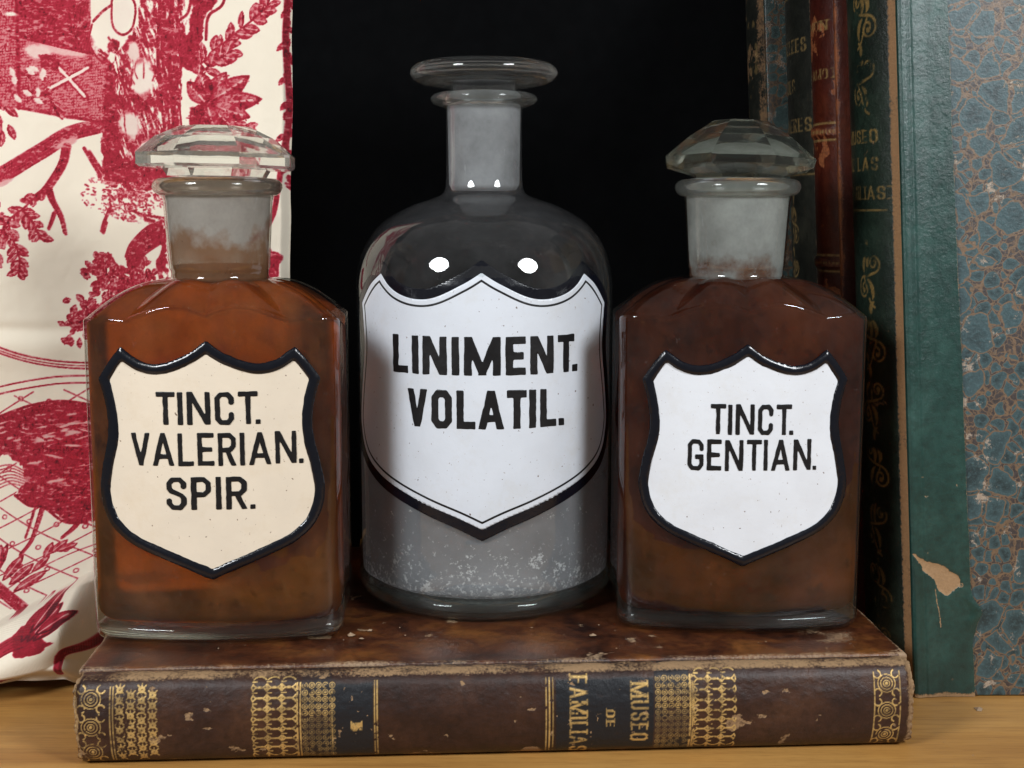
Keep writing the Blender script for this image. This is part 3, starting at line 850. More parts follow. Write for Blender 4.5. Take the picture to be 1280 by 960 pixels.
def rect_rings(inset, zb, neck_r0, neck_r1, z_neck, z_top, lip=True, foot=0.35):
    ph, rb = rect_outline()
    rb = rb - inset
    c, s = np.cos(ph), np.sin(ph)
    lobes = np.abs(np.sin(4 * (ph + math.pi / 2)))
    lobes = np.sqrt(lobes ** 2 + 0.0012) 
    zw_side, zw_front = 10.45 - inset, 11.0 - inset
    side = np.abs(c) ** 3
    lobes = lobes * (1 - 0.5 * np.abs(c) ** 4)
    zw = zw_front * (1 - side) + zw_side * side + 0.30 * lobes
    rings = []
    def ring(rr, z):
        rings.append(np.stack([rr * c, rr * s, np.broadcast_to(z, rr.shape)], -1))
    ring(rb * 0.6, zb + 0.12)
    ring(rb - foot - .05, zb + 0.03)
    for k in range(7):                                   # rounded foot
        a = k / 6 * math.pi / 2
        ring(rb - foot * (1 - math.sin(a)), zb + foot * (1 - math.cos(a)))
    for z in np.linspace(zb + foot + .3, 9.4, 16): ring(rb, z)
    for k in range(1, 8): ring(rb, 9.4 + (zw - 9.4) * k / 8)
    rn = neck_r0
    q = 0.17                                             # fillet between wall and shoulder
    for k in range(0, 7):
        a = k / 6 * math.radians(64)
        ring(rb - q * (1 - math.cos(a)), zw + q * math.sin(a) * 0.75 - 0.06)
    r_s = rb - q * (1 - math.cos(math.radians(64))); z_s = zw + q * math.sin(math.radians(64)) * .75 - 0.06
    for k in range(1, 27):
        t = k / 26
        g = 1 - (1 - t) ** 1.75
        ridge = 0.26 * lobes * math.sin(math.pi * min(t * 1.0, 1)) 
        ring(r_s + (rn - r_s) * t, z_s + (z_neck - z_s) * (0.35 * t + 0.65 * g) + ridge)
    for k in range(1, 6):
        t = k / 5
        ring(np.full_like(rb, rn + (neck_r1 - rn) * (0.12 * t) - 0.05 * math.sin(math.pi * t)), z_neck + 0.35 * t)
    for z in np.linspace(z_neck + .5, z_top - .35, 10):
        t = (z - z_neck) / (z_top - z_neck)
        ring(np.full_like(rb, rn + (neck_r1 - rn) * t), z)
    return rings, ring

def tube_ring(prof, N=96):
    """closed collar: profile (r, z) swept round the axis and joined to itself"""
    a = np.linspace(0, 2 * np.pi, N, endpoint=False)
    P = np.array(prof)
    R = np.stack([np.stack([r * np.cos(a), r * np.sin(a), np.full(N, z)], -1) for r, z in P])
    Mm = len(P)
    F = []
    for j in range(Mm):
        for i in range(N):
            k = (i + 1) % N; l = (j + 1) % Mm
            F.append((j * N + i, j * N + k, l * N + k, l * N + i))
    return R.reshape(-1, 3), F

def rect_bottle(bt, glass, tinct, frost, stopper_mat, stopper_prof, tilt, ring_mat):
    NR0, NR1, ZN, ZT = 1.66, 1.84, 12.05, 15.0
    rings, ring = rect_rings(0.0, 0.0, NR0, NR1, ZN, ZT)
    N = rings[0].shape[0]
    ones = np.ones(N)
    for r, z in [(1.86, 14.80), (1.86, 15.30), (1.80, 15.38)]:
        ring(r * ones, z)
    v, f = loft(rings, True, False)
    make_mesh("glass_body", v, f, glass, bt)
    make_mesh("neck_ring", *tube_ring([(1.865, 14.82), (1.98, 14.86), (2.10, 14.95), (2.17, 15.10), (2.16, 15.22), (2.08, 15.34), (1.96, 15.40), (1.865, 15.41)]), ring_mat, bt)
    ph, rb = rect_outline()
    base = [np.stack([rr * np.cos(ph), rr * np.sin(ph), np.full(N, z)], -1) for rr, z in
            ((rb * .55, .16), (rb - .75, .07), (rb - .45, .06), (rb - .24, .13), (rb - .10, .28), (rb - .06, .42), (rb - .10, .52), (rb - .3, .58), (rb * .5, .56))]
    make_mesh("glass_base", *loft(base), M['base'], bt)
    # residue on the inner wall
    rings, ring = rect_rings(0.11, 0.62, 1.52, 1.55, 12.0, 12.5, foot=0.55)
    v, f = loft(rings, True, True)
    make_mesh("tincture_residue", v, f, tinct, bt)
    # stopper: cut-glass head and ground plug
    st = make_mesh("stopper", *facet_head(stopper_prof), stopper_mat, bt, flat=True)
    st.rotation_euler = tilt
    st.location = (0, 0, 15.40 * CM)
    plug = lathe([(1.52, -3.5), (1.60, -3.3), (1.62, -3.0), (1.77, -0.45), (1.78, -0.10), (1.66, 0.03)], 64)
    pl = make_mesh("ground_plug", *plug, frost, bt)
    pl.location = (0, 0, 15.40 * CM)
    return st

def facet_head(prof, n=8, rot=math.pi / 8 * 0.6):
    """eight-sided cut head; prof = (radius, z) rows"""
    a = np.linspace(0, 2 * np.pi, n, endpoint=False) + rot
    rings = []
    for r, z, b in prof:
        # b bevels the corners a little: 3 points per corner
        pts = []
        for k in range(n):
            for da in (0.0,):
                pts.append((r * math.cos(a[k] + da), r * math.sin(a[k] + da), z))
        rings.append(pts)
    return loft(np.array(rings), True, True)

HALF = [  # unit shield: x half-width 1, y from 0 (top) to -1 (tip)
    [(0, 0), (-.17, -.055), (-.40, -.095), (-.58, -.085), (-.76, -.030)],
    [(-.76, -.030), (-.86, -.085), (-.97, -.160)],
    [(-.97, -.160), (-.915, -.26), (-.895, -.37), (-.955, -.52), (-.99, -.64), (-.92, -.76), (-.74, -.845), (-.45, -.91), (-.22, -.955), (0, -1.0)],
]

def flat_label(bt, cx, ztop, zbot, hw, field, lines, border=0.33, skew=0.0):
    H = ztop - zbot
    poly = shield([[(x * hw, ztop + y * H) for x, y in run] for run in HALF])
    xs = np.linspace(-hw - .15, hw + .15, 118); ys = np.linspace(zbot - .15, ztop + .15, 126)
    X, Y = np.meshgrid(xs, ys)
    D = poly_sdf(poly, X, Y) + (NC(X * .9 + cx, Y * .9, 3) - .5) * 0.06 + (NB(X * 4 + cx, Y * 4, 3) - .5) * 0.05
    def wrap(x, z, off):
        xx = x + cx
        y = front_y(xx)
        Rb = (4.19 ** 2 + .75 ** 2) / 1.5
        nx = xx / Rb; nyv = -np.sqrt(1 - nx ** 2)
        return np.stack([xx + nx * off, y + nyv * off, z], -1)
    P, F = fill(D + border * .55, xs, ys)
    lab = make_mesh("label", *raise_shape(P, F, wrap, 0.075, 0.01), field, bt)
    Db = np.maximum(D, -(D + border))
    P, F = fill(Db, xs, ys)
    dd = np.abs(poly_sdf(poly, P[:, 0], P[:, 1]) + border / 2) / (border / 2)
    top = 0.085 + 0.06 * np.sqrt(np.clip(1 - dd ** 2, 0, 1))
    make_mesh("label_border", *raise_shape(P, F, wrap, top, 0.01), M['black'], lab)
    for text, x0, w, z0, cap in lines:
        P, F = text_shapes(text, w, cap, x0, z0, h=0.072, gap=0.13, res=40, jitter=0.012)
        make_mesh("lettering", *raise_shape(P, F, wrap, 0.092, 0.07), M['ink'], lab)
    return lab

# left bottle
b1 = thing("apothecary_bottle", "flat-sided bottle of brown residue with cream shield label reading TINCT. VALERIAN. SPIR.", "bottle",
           (-9.99, 43.95, BT), math.radians(2.5), "shouldered tincture bottles with cut stoppers")
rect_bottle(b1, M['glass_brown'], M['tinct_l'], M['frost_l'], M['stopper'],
            [(1.70, 0.06, 0), (1.85, 0.30, 0), (2.60, 0.33, 0), (2.72, 0.42, 0), (2.72, 0.80, 0), (2.10, 1.34, 0), (1.25, 1.72, 0)], (0.0, math.radians(1.0), 0.2), M['ring_l'])
flat_label(b1, 0.02, 10.18, 2.28, 3.68, M['cream'],
           [("TINCT.", -1.66, 3.32, 7.45, 1.07), ("VALERIAN.", -2.54, 5.52, 6.10, 1.08), ("SPIR.", -1.42, 2.85, 4.64, 1.08)])

# right bottle
b3 = thing("apothecary_bottle", "flat-sided bottle of brown residue with white shield label reading TINCT. GENTIAN.", "bottle",
           (7.86, 45.1, BT), math.radians(-0.5), "shouldered tincture bottles with cut stoppers")
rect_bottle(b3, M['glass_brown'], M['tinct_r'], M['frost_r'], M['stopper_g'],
            [(1.55, 0.00, 0), (1.65, 0.12, 0), (2.66, 0.40, 0), (2.74, 0.66, 0), (1.85, 1.42, 0), (1.00, 1.98, 0)], (math.radians(-2.0), math.radians(2.0), 0.05), M['ring'])
flat_label(b3, -0.03, 9.95, 2.42, 3.52, M['white_speck'],
           [("TINCT.", -1.18, 2.75, 6.92, 1.02), ("GENTIAN.", -1.90, 4.30, 5.70, 1.05)], border=0.31)

# middle bottle
b2 = thing("apothecary_bottle", "tall round clear glass bottle with white shield label reading LINIMENT. VOLATIL.", "bottle",
           (-1.03, 48.0, BT), 0.0)
def tall_bottle(bt):
    R = 4.80
    sh = catmull([(R, 11.0), (4.78, 11.8), (4.63, 12.6), (4.29, 13.35), (3.72, 13.98), (2.75, 14.52), (1.95, 14.80)], 8)
    prof = [(0.05, 0.30), (2.6, 0.22), (3.9, 0.02), (4.15, 0.0)]
    prof += [(4.15 + 0.72 * math.sin(a), 0.72 * (1 - math.cos(a))) for a in np.linspace(.15, math.pi / 2, 9)]
    prof += [(R, z) for z in np.linspace(1.0, 10.6, 14)]
    prof += [tuple(p) for p in sh]
    prof += [(1.66, 14.90), (1.52, 15.0), (1.44, 15.2), (1.41, 15.6), (1.40, 16.5), (1.40, 17.8), (1.42, 18.1), (1.42, 18.5), (1.38, 18.58)]
    v, f = lathe(prof, 128, True, False)
    make_mesh("glass_body", v, f, M['glass_tall'], bt)
    make_mesh("neck_ring", *tube_ring([(1.425, 18.10), (1.60, 18.14), (1.84, 18.22), (1.95, 18.34), (1.95, 18.44), (1.86, 18.55), (1.70, 18.60), (1.425, 18.61)]), M['ring'], bt)
    make_mesh("glass_base", *lathe([(0.05, .34), (2.6, .26), (3.9, .07), (4.2, .06), (4.55, .20), (4.74, .42), (4.76, .62), (4.6, .70), (3.6, .66), (.1, .74)], 96), M['base'], bt)
    Ri = R - 0.12
    inner = [(0.1, 0.80), (3.6, 0.70), (4.3, 0.78), (4.65, 1.0), (Ri, 1.4)] + [(Ri, z) for z in np.linspace(2.0, 10.6, 14)] + \
            [(p[0] - .12, p[1] - .1) for p in sh[:-2]]
    make_mesh("crystal_film", *lathe(inner, 128, True, False), M['film'], bt)
    # stopper: flat mushroom disc on a ground plug
    dp = [(0.9, 18.62), (1.15, 18.66), (1.30, 18.84), (1.95, 18.90), (2.35, 18.98), (2.60, 19.12), (2.70, 19.30), (2.66, 19.48), (2.50, 19.62), (2.25, 19.70), (1.5, 19.74), (0.6, 19.75)]
    st = make_mesh("stopper", *lathe(dp, 96), M['stopper'], bt)
    make_mesh("ground_plug", *lathe([(1.18, 15.1), (1.30, 15.3), (1.34, 17.8), (1.34, 18.45), (1.15, 18.60)], 64), M['frost'], st)
    # label, wrapped round the front
    half = [[(0, 15.53), (-.9, 15.0), (-2.05, 14.55), (-3.2, 14.72), (-4.25, 15.45)],
            [(-4.25, 15.45), (-5.1, 14.9), (-6.05, 14.05)],
            [(-6.05, 14.05), (-5.9, 13.2), (-5.85, 12.2), (-6.2, 10.6), (-6.3, 9.5), (-5.75, 8.35), (-4.5, 7.55), (-2.3, 6.75), (-1.0, 6.3), (0, 5.85)]]
    half = [[(x * 0.955, z - BT) for x, z in run] for run in half]
    poly = shield(half)
    xs = np.linspace(-6.7, 6.7, 200); ys = np.linspace(2.8, 12.9, 150)
    X, Y = np.meshgrid(xs, ys)
    D = poly_sdf(poly, X, Y)
    def wrap(x, z, off):
        a = x / R
        rr = R + off
        # above the wall the label follows the shoulder's curve
        zz = np.asarray(z)
        rr = rr - np.interp(zz, [11.0, 11.8, 12.6, 13.3], [0, .02, .18, .54])
        return np.stack([rr * np.sin(a), -rr * np.cos(a), zz], -1)
    def part(Dm, name, top, mat, par):
        P, F = fill(Dm, xs, ys)
        return make_mesh(name, *raise_shape(P, F, wrap, top, 0.004), mat, par)
    lab = part(D + .36, "label", 0.022, M['white'], bt)
    part(np.maximum(D, -(D + .37)), "label_border", 0.020, M['black'], lab)
    xs = np.linspace(-6.7, 6.7, 460); ys = np.linspace(2.8, 12.9, 330)
    X, Y = np.meshgrid(xs, ys)
    part(np.abs(poly_sdf(poly, X, Y) + .58) - 0.036, "label_line", 0.027, M['ink'], lab)
    for text, x0, w, z0, cap in (("LINIMENT.", -3.36, 7.0, 11.62 - BT, 1.32), ("VOLATIL.", -2.72, 5.75, 9.77 - BT, 1.33)):
        P, F = text_shapes(text, w, cap, x0, z0, h=0.097, gap=0.125, res=40)
        make_mesh("lettering", *raise_shape(P, F, wrap, 0.030, 0.01), M['ink'], lab)
tall_bottle(b2)

# ------------------------------------------------------------------ standing books
def standing_book(label, loc, T, bulge, Hh, width, mats, paint, k=0.066, bands=(), name="old_book", nu=90, nv=820, group=None):
    """spine to the left, front board towards the viewer; the tired binding leans (x shifts by k per cm of height)"""
    bk = thing(name, label, "book", loc, 0.0, group)
    lean = lambda V: np.stack([V[:, 0] - k * V[:, 2], V[:, 1], V[:, 2]], -1)
    # spine
    tt = np.linspace(0, 1, nu); zz = np.linspace(0.05, Hh, nv)
    prof = 1 - np.abs(2 * tt - 1) ** 2.4
    TT, ZZ = np.meshgrid(tt, zz)
    B = np.zeros_like(TT)
    for zb in bands:
        B += 0.10 * np.exp(-((ZZ - zb) / 0.22) ** 4)
    n1 = NA(TT * 4, ZZ * 1.2, 5); n2 = NB(TT * 9, ZZ * 2.6, 4)
    X = 0.28 - (bulge + .28) * (1 - np.abs(2 * TT - 1) ** 2.4) - B * (1 - np.abs(2 * TT - 1) ** 6) + 0.03 * (n1 - .5)
    Yg = 0.10 + (T - 0.2) * TT
    at = paint(TT * T, ZZ, n1, n2, tt * T, zz)
    V = lean(np.stack([X, Yg, ZZ], -1).reshape(-1, 3))
    make_mesh("spine", V, grid_faces(nu, nv)[:, ::-1], mats['spine'], bk, attrs=at)
    # boards
    for nm, y0, sgn in (("front_board", 0.0, 1), ("back_board", T - .28, -1)):
        v, f = slab(0.12, width, 0.0, Hh + .1, 0, .28, 60, 100, 0.07)
        v = np.stack([v[:, 0], y0 + (.28 - v[:, 2] if sgn > 0 else v[:, 2]), v[:, 1] + 0.02], -1)
        n = len(v)
        ex = np.minimum(v[:, 0] - .12, v[:, 2])
        make_mesh(nm, lean(v), f if sgn > 0 else f[:, ::-1], mats['board'], bk,
                  attrs={"gold": np.zeros(n), "panel": np.zeros(n), "wear": smooth(.3, 0, ex) * (.3 + .6 * NA(v[:, 0] * 2, v[:, 2] * 2))})
    v, f = slab(0.2, width - .3, 0.3, T - .3, 0.2, Hh - .2, 16, 16, 0.05)
    make_mesh("page_block", lean(v), f, M['pages'], bk)
    return bk, lean

def scrolls(A, X, Y, cx, z0, z1, w=0.036):
    """gilt foliate scrolls up the middle of a spine"""
    def spiral(x, z, r, a0, turns, s):
        pts = []
        for t in np.linspace(0, 1, 30):
            a = a0 + s * turns * 2 * math.pi * t; rr = r * (1 - .82 * t)
            pts.append((x + rr * math.cos(a), z + rr * math.sin(a)))
        canvas_seg(A, X, Y, pts, w, 1, .03)
        canvas_seg(A, X, Y, circle_pts(*pts[-1], .05, 8), w * 1.3, 1, .03)
        return pts[0]
    def blade(x, z, L, a, bend):
        pts = [(x + L * t * math.cos(a + bend * t), z + L * t * math.sin(a + bend * t)) for t in np.linspace(0, 1, 9)]
        for k in range(8):
            canvas_seg(A, X, Y, pts[k:k + 2], w * (.5 + 2.1 * math.sin(math.pi * (k + .6) / 8.4)), .95, .03)
    z = z0; s = 1
    while z < z1 - 1.2:
        p = spiral(cx + s * .36, z + .55, .42, math.pi * (.5 if s > 0 else .5), 1.45, -s)
        q = spiral(cx - s * .30, z + 1.45, .34, -math.pi / 2, 1.35, -s)
        canvas_seg(A, X, Y, [tuple(v) for v in catmull([p, (cx, z + 1.02), q], 8)], w * 1.2, 1, .03)
        blade(cx, z + 1.0, .75, 1.1 if s > 0 else 2.0, .5 * s); blade(cx - s * .2, z + .2, .7, 1.9 if s > 0 else 1.2, -.7 * s)
        blade(cx + s * .3, z + 1.1, .6, .9 if s > 0 else 2.2, .9 * s); blade(cx + s * .1, z + 1.9, .45, math.pi / 2 + .5 * s, -.8 * s)
        canvas_seg(A, X, Y, [tuple(v) for v in catmull([(cx - s * .3, z - .1), (cx - s * .05, z + .1), (cx + s * .36, z + .97)], 8)], w, 1, .03)
        z += 2.25; s = -s

def paint_green(Yc, Z, n1, n2, ya, za):
    g = np.zeros_like(Z); w = np.zeros_like(Z)
    cx = 1.55
    scrolls(g, ya, za, cx, 0.4, 16.5); scrolls(g, ya, za, cx, 20.6, 27.0)
    # the titles are set across the spine; read from the head, left (far) to right (near)
    T = 5.0
    for txt, z, wd in (("MUSEO", 19.75, 2.5), ("DE LAS", 18.80, 2.5), ("FAMILIAS.", 17.80, 3.4)):
        tmp = np.zeros_like(Z[:, ::-1])
        serif_line(tmp, ya, za, txt, T - 2.15, z, .46, wd, thick=.065, thin=.025)
        g = np.maximum(g, tmp[:, ::-1])
    canvas_seg(g, ya, za, [(.6, 17.2), (3.2, 17.2)], .03, .8, .03)
    w = np.maximum(w, smooth(.55, .32, Yc) * smooth(.05, .2, Yc) * (.55 + .4 * n1))
    w = np.maximum(w, smooth(.6, 0, Z) * (.4 + .5 * n1))
    w = np.maximum(w, smooth(.72, .82, n1) * .5)
    g *= smooth(.30, .50, n2) * (.55 + .4 * smooth(.4, .6, n1))
    return {"gold": g, "wear": w, "panel": np.zeros_like(Z)}

def paint_red(Yc, Z, n1, n2, ya, za):
    g = np.zeros_like(Z)
    T = ya[-1]
    for zb in RED_BANDS:
        for dz in (-.32, .30):
            g = np.maximum(g, np.clip((.05 - np.abs(Z - zb - dz)) / .03, 0, 1))
        g = np.maximum(g, (np.abs(Z - zb) < .06) * (np.sin(Yc * 40) > 0) * .9)
    for txt, z, wd in (("SIMON", 24.15, 2.3), ("DE FAMOT", 22.35, 2.9)):
        tmp = np.zeros_like(Z)
        serif_line(tmp, ya, za, txt, T - 1.55, z, .36, wd, thick=.065, thin=.025)
        g = np.maximum(g, tmp[:, ::-1])
    w = smooth(.56, .66, n1) * .60
    for zb in RED_BANDS:
        w = np.maximum(w, smooth(.28, .1, np.abs(Z - zb)) * (.25 + .5 * n1))
    return {"gold": g * smooth(.28, .5, n2) * .8, "wear": w, "panel": np.zeros_like(Z)}
RED_BANDS = (2.5, 8.6, 15.2, 20.2)
DARK_BANDS = (5.0, 12.4, 19.0, 26.2)

def paint_dark(Yc, Z, n1, n2, ya, za):
    g = np.zeros_like(Z); T = ya[-1]
    for zb in DARK_BANDS:
        for dz in (-.30, .30):
            g = np.maximum(g, np.clip((.06 - np.abs(Z - zb - dz)) / .03, 0, 1) * .8)
    for txt, z, wd in (("VALLEES", 23.9, 3.2), ("DES", 22.3, 1.3), ("RIVIERES", 20.7, 3.6)):
        tmp = np.zeros_like(Z)
        serif_line(tmp, ya, za, txt, T - 2.1, z, .55, wd, thick=.065, thin=.025)
        g = np.maximum(g, tmp[:, ::-1])
    scrolls(g, ya, za, 2.2, 13.4, 18.6)
    w = smooth(.7, .85, n1) * .5
    w = np.maximum(w, smooth(.5, .2, Yc) * (.2 + .5 * n1))
    return {"gold": g * smooth(.25, .45, n2) * .8, "wear": w, "panel": np.zeros_like(Z)}

def paint_last(Yc, Z, n1, n2, ya, za):
    w = smooth(.50, .68, n1) * .60
    w = np.maximum(w, smooth(1.0, .5, Yc) * (.25 + .55 * n2))
    return {"gold": smooth(.66, .74, n2) * .35, "wear": w, "panel": np.zeros_like(Z)}

GRP = None
big, lean = standing_book("large upright book with green leather spine and blue marbled paper board", (14.29, 43.85, 0), 5.0, 0.78, 28.0, 19.0,
                          {'spine': M['green_spine'], 'board': M['marble']}, paint_green)
def leather_strip():
    """the green leather of the spine, carried over the front board; torn near the foot"""
    nu, nv = 90, 420
    zz = np.linspace(0.02, 28.1, nv)
    rt = 2.22 - 0.0 * zz - 0.020 * zz * 1.0 + 0.04 * (NA(zz * .9, zz * 0 + 3.3, 4) - .5) * 2
    rt = rt + 0.34 * np.exp(-((zz - 3.15) / 0.42) ** 2) + 0.10 * np.exp(-((zz - 2.5) / 0.3) ** 2)
    s = np.linspace(0, 1, nu)
    SS, ZZ = np.meshgrid(s, zz)
    RT = np.repeat(rt[:, None], nu, 1)
    # path: from the groove, round the board's edge, across the face
    q = SS * (RT + .42)
    Xp = np.where(q < .34, 0.40 - q * 1.0 - .02, 0)
    Xp = np.interp(q, [0, .16, .30, .42, .60], [0.30, 0.12, 0.03, 0.05, 0.18])
    Xp = np.where(q > .60, q - .42, Xp)
    Yp = np.interp(q, [0, .16, .30, .42, .55, .75], [0.34, 0.18, -0.02, -0.15, -0.20, -0.195])
    # a hollow just behind the ridge (french groove)
    Yp = Yp + 0.035 * np.exp(-((q - .88) / .07) ** 2) + 0.012 * np.exp(-((q - .78) / .05) ** 2)
    Yp = Yp + 0.12 * smooth(.6, 1.5, q) * 1.0
    n1 = NA(Xp * 1.7, ZZ * 1.7, 5); n2 = NB(Xp * 5, ZZ * 5, 4)
    Yp = Yp - 0.012 * (n1 - .5) - 0.10 * smooth(.0, .35, Xp - (RT - .45)) * np.exp(-((ZZ - 3.15) / 0.45) ** 2)
    tear = poly_sdf(np.array([(0.12, 5.25), (0.55, 5.0), (1.25, 4.75), (1.72, 4.45), (1.82, 4.15), (1.32, 3.7), (1.0, 3.95), (0.85, 4.35), (.45, 4.7)]), Xp, ZZ)
    wear = smooth(.08, -.06, tear + .15 * (n2 - .5)) * 1.0
    wear = np.maximum(wear, .62 * smooth(.05, .01, np.abs(Xp - 1.0 + .12 * (ZZ - 3) - .10 * (n1 - .5)) + (ZZ > 4) + (ZZ < 2.5)))
    wear = np.maximum(wear, smooth(.35, .05, ZZ + .3 * (n1 - .5)) * (.5 + .5 * n1))
    wear = np.maximum(wear, smooth(.22, .05, q) * (.5 + .5 * n1))
    wear = np.maximum(wear, smooth(.74, .84, n1) * .5 * (ZZ < 9))
    wear = np.maximum(wear, smooth(.05, .0, RT - Xp) * (.25 + .5 * n1))
    Yp = Yp + 0.03 * smooth(.05, -.05, tear)
    V = lean(np.stack([Xp, Yp, ZZ], -1).reshape(-1, 3))
    fb = [c for c in big.children if c.name.startswith("front_board")][0]
    make_mesh("leather_strip", V, grid_faces(nu, nv), M['green'], fb,
              attrs={"gold": np.zeros(V.shape[0]), "panel": np.zeros(V.shape[0]), "wear": wear})
leather_strip()
standing_book("upright red leather book between the green and the blackish books", (13.35, 49.0, 0), 3.2, 0.35, 27.2, 17.0,
              {'spine': M['red'], 'board': M['red']}, paint_red, k=0.060, bands=RED_BANDS, nv=640, nu=70)
standing_book("upright blackish leather book with dim gilt lettering behind the red book", (13.25, 52.4, 0), 4.4, 0.35, 28.6, 17.0,
              {'spine': M['dark'], 'board': M['dark']}, paint_dark, k=0.058, bands=DARK_BANDS, nv=520, nu=70)
standing_book("rubbed upright book with dark marbled covers at the far end of the row", (12.3, 57.0, 0), 3.6, 0.30, 29.5, 17.0,
              {'spine': M['dark'], 'board': M['marble_dark']}, paint_last, k=0.058, nv=420, nu=60)

# ------------------------------------------------------------------ printed cotton
def ink_canvas():
    """red toile drawing in the cloth's own flat coordinates (about 32 units to the centimetre)"""
    X = np.arange(-90, 400, 1.0); Y = np.arange(-70, 950, 1.0)
    A = np.zeros((len(Y), len(X)))
    GX, GY = np.meshgrid(X, Y)
    rng = np.random.default_rng(11)
    fine = NB(GX / 2.3, GY / 2.3, 3); med = NA(GX / 7, GY / 7, 4); big_ = NC(GX / 26, GY / 26, 4)
    def line(pts, w, val=.85): canvas_seg(A, X, Y, pts, w, val, .8)
    def curve(pts, w, val=.85, n=10): line([tuple(p) for p in catmull(pts, n)], w, val)
    def region(poly, dens, ang=None, wid=2.6, lo=.30, white=None):
        """an engraved mass: tone broken up by directional strokes"""
        x0, y0 = np.min(poly, 0) - 4; x1, y1 = np.max(poly, 0) + 4
        i0, i1 = np.searchsorted(X, [x0, x1]); j0, j1 = np.searchsorted(Y, [y0, y1])
        if i1 <= i0 or j1 <= j0: return
        gx, gy = GX[j0:j1, i0:i1], GY[j0:j1, i0:i1]
        d = poly_sdf(np.array(poly, float), gx, gy) + (med[j0:j1, i0:i1] - .5) * 9
        m = smooth(1.0, -1.0, d)
        a = 0.0 if ang is None else ang
        u = gx * math.cos(a) + gy * math.sin(a); v = -gx * math.sin(a) + gy * math.cos(a)
        st = NA(u / (wid * 5.5), v / wid, 3) * .62 + med[j0:j1, i0:i1] * .38
        val = smooth(.5 - .5 * dens + .12, .5 - .5 * dens + .26, st)
        tone = lo + (0.86 - lo) * val * (0.75 + .35 * big_[j0:j1, i0:i1])
        if lo <= 0.01: tone = val * .78
        sub = A[j0:j1, i0:i1]
        np.maximum(sub, m * tone, out=sub)
    def hatch(poly, ang, pitch, val=.6, w=.32, base=.25):
        d = poly_sdf(np.array(poly, float), GX, GY)
        m = smooth(1, -1, d)
        u = GX * math.cos(ang) + GY * math.sin(ang) + (med - .5) * 3
        l = smooth(1 - w * 2, 1 - w * .6, np.abs(((u / pitch) % 1) * 2 - 1))
        np.maximum(A, m * (base + (val - base) * l) * (.7 + .5 * fine), out=A)
    def leaf(x, y, L, W, ang, val=.78, vein=True):
        i0, i1 = np.searchsorted(X, [x - L - 2, x + L + 2]); j0, j1 = np.searchsorted(Y, [y - L - 2, y + L + 2])
        if i1 <= i0 or j1 <= j0: return
        gx, gy = GX[j0:j1, i0:i1] - x, GY[j0:j1, i0:i1] - y
        u = (gx * math.cos(ang) + gy * math.sin(ang)) / L; v = (-gx * math.sin(ang) + gy * math.cos(ang)) / W
        prof = np.clip(np.sin(np.pi * np.clip(u, 0, 1)) ** .8, 0, 1)
        d = np.abs(v) - prof
        m = smooth(.12, -.12, d) * (u > 0) * (u < 1)
        sh = .50 + .38 * smooth(-.4, .5, v + .5 * np.sin(u * 14)) 
        rim = smooth(-.35, -.05, d) * .3
        t = np.clip((sh + rim), 0, 1) * val / .8
        if vein and W > 3.4: t = t * (1 - .75 * smooth(.16, .06, np.abs(v)) * (u < .85) * (u > .1))
        sub = A[j0:j1, i0:i1]
        sub[:] = np.where(m > .4, np.maximum(t * m, 0.0), sub)
    def sprig(pts, n, L, W, spread=1.0, val=.78):
        P = catmull(pts, 12)
        for k in range(n):
            t = (k + rng.random() * .7) / n
            i = min(int(t * (len(P) - 1)), len(P) - 2)
            d = P[i + 1] - P[i]; a = math.atan2(d[1], d[0])
            a += (1 if k % 2 else -1) * spread * (.5 + .6 * rng.random())
            leaf(P[i][0], P[i][1], L * (.6 + .7 * rng.random()), W * (.7 + .6 * rng.random()), a, val * (.85 + .25 * rng.random()))
        line([tuple(p) for p in P], 1.0, .8)
    def clear(cx, cy, rx, ry, ang=0, to=.05, soft=.25):
        gx, gy = GX - cx, GY - cy
        u = (gx * math.cos(ang) + gy * math.sin(ang)) / rx; v = (-gx * math.sin(ang) + gy * math.cos(ang)) / ry
        m = smooth(1 + soft, 1 - soft, np.hypot(u, v) + (med - .5) * .5)
        A[:] = A * (1 - m) + m * to

    # cottage wall
    wall = [(-90, -70), (130, -70), (126, 40), (152, 76), (139, 147), (95, 142), (40, 131), (-90, 120)]
    hatch(wall, 1.45, 3.4, .66, .35, .34); hatch(wall, 0.12, 3.0, .62, .3, .3)
    region([(42, -60), (128, -60), (124, 30), (128, 62), (42, 44)], .5, .1, 1.6, .42)
    clear(90, 58, 34, 7, .15, .18); clear(62, 62, 16, 9, .2, .12)
    line([(40, -60), (40, 130)], 2.2, .85); line([(40, 42), (128, 62)], 3.0, .85); line([(42, 130), (140, 147)], 1.6, .8)
    for p in ([(64, 112), (124, 79)], [(77, 70), (119, 117)]):
        canvas_seg(A, X, Y, p, 4.0, .8, .8)
    for (x0, y0), (x1, y1) in (((66, 110), (122, 80)), ((79, 72), (117, 115))):
        t = np.clip(((GX - x0) * (x1 - x0) + (GY - y0) * (y1 - y0)) / ((x1 - x0) ** 2 + (y1 - y0) ** 2), 0, 1)
        d = np.hypot(GX - x0 - t * (x1 - x0), GY - y0 - t * (y1 - y0))
        A[d < 2.0] = .06
    region([(60, 62), (88, 66), (84, 84), (66, 82)], .6, .7, 2.0, .5)
    # leafy bough against the wall
    for _ in range(120):
        x, y = rng.uniform(-90, 48), rng.uniform(-70, 118)
        if x > 20 + 22 * math.sin(y / 22): continue
        clear(x, y, 6 + 5 * rng.random(), 2.6, rng.uniform(-.4, 1.2), .03, .4) if rng.random() < .5 else leaf(x, y, 14, 3.8, rng.uniform(-.2, 1.8), .7)
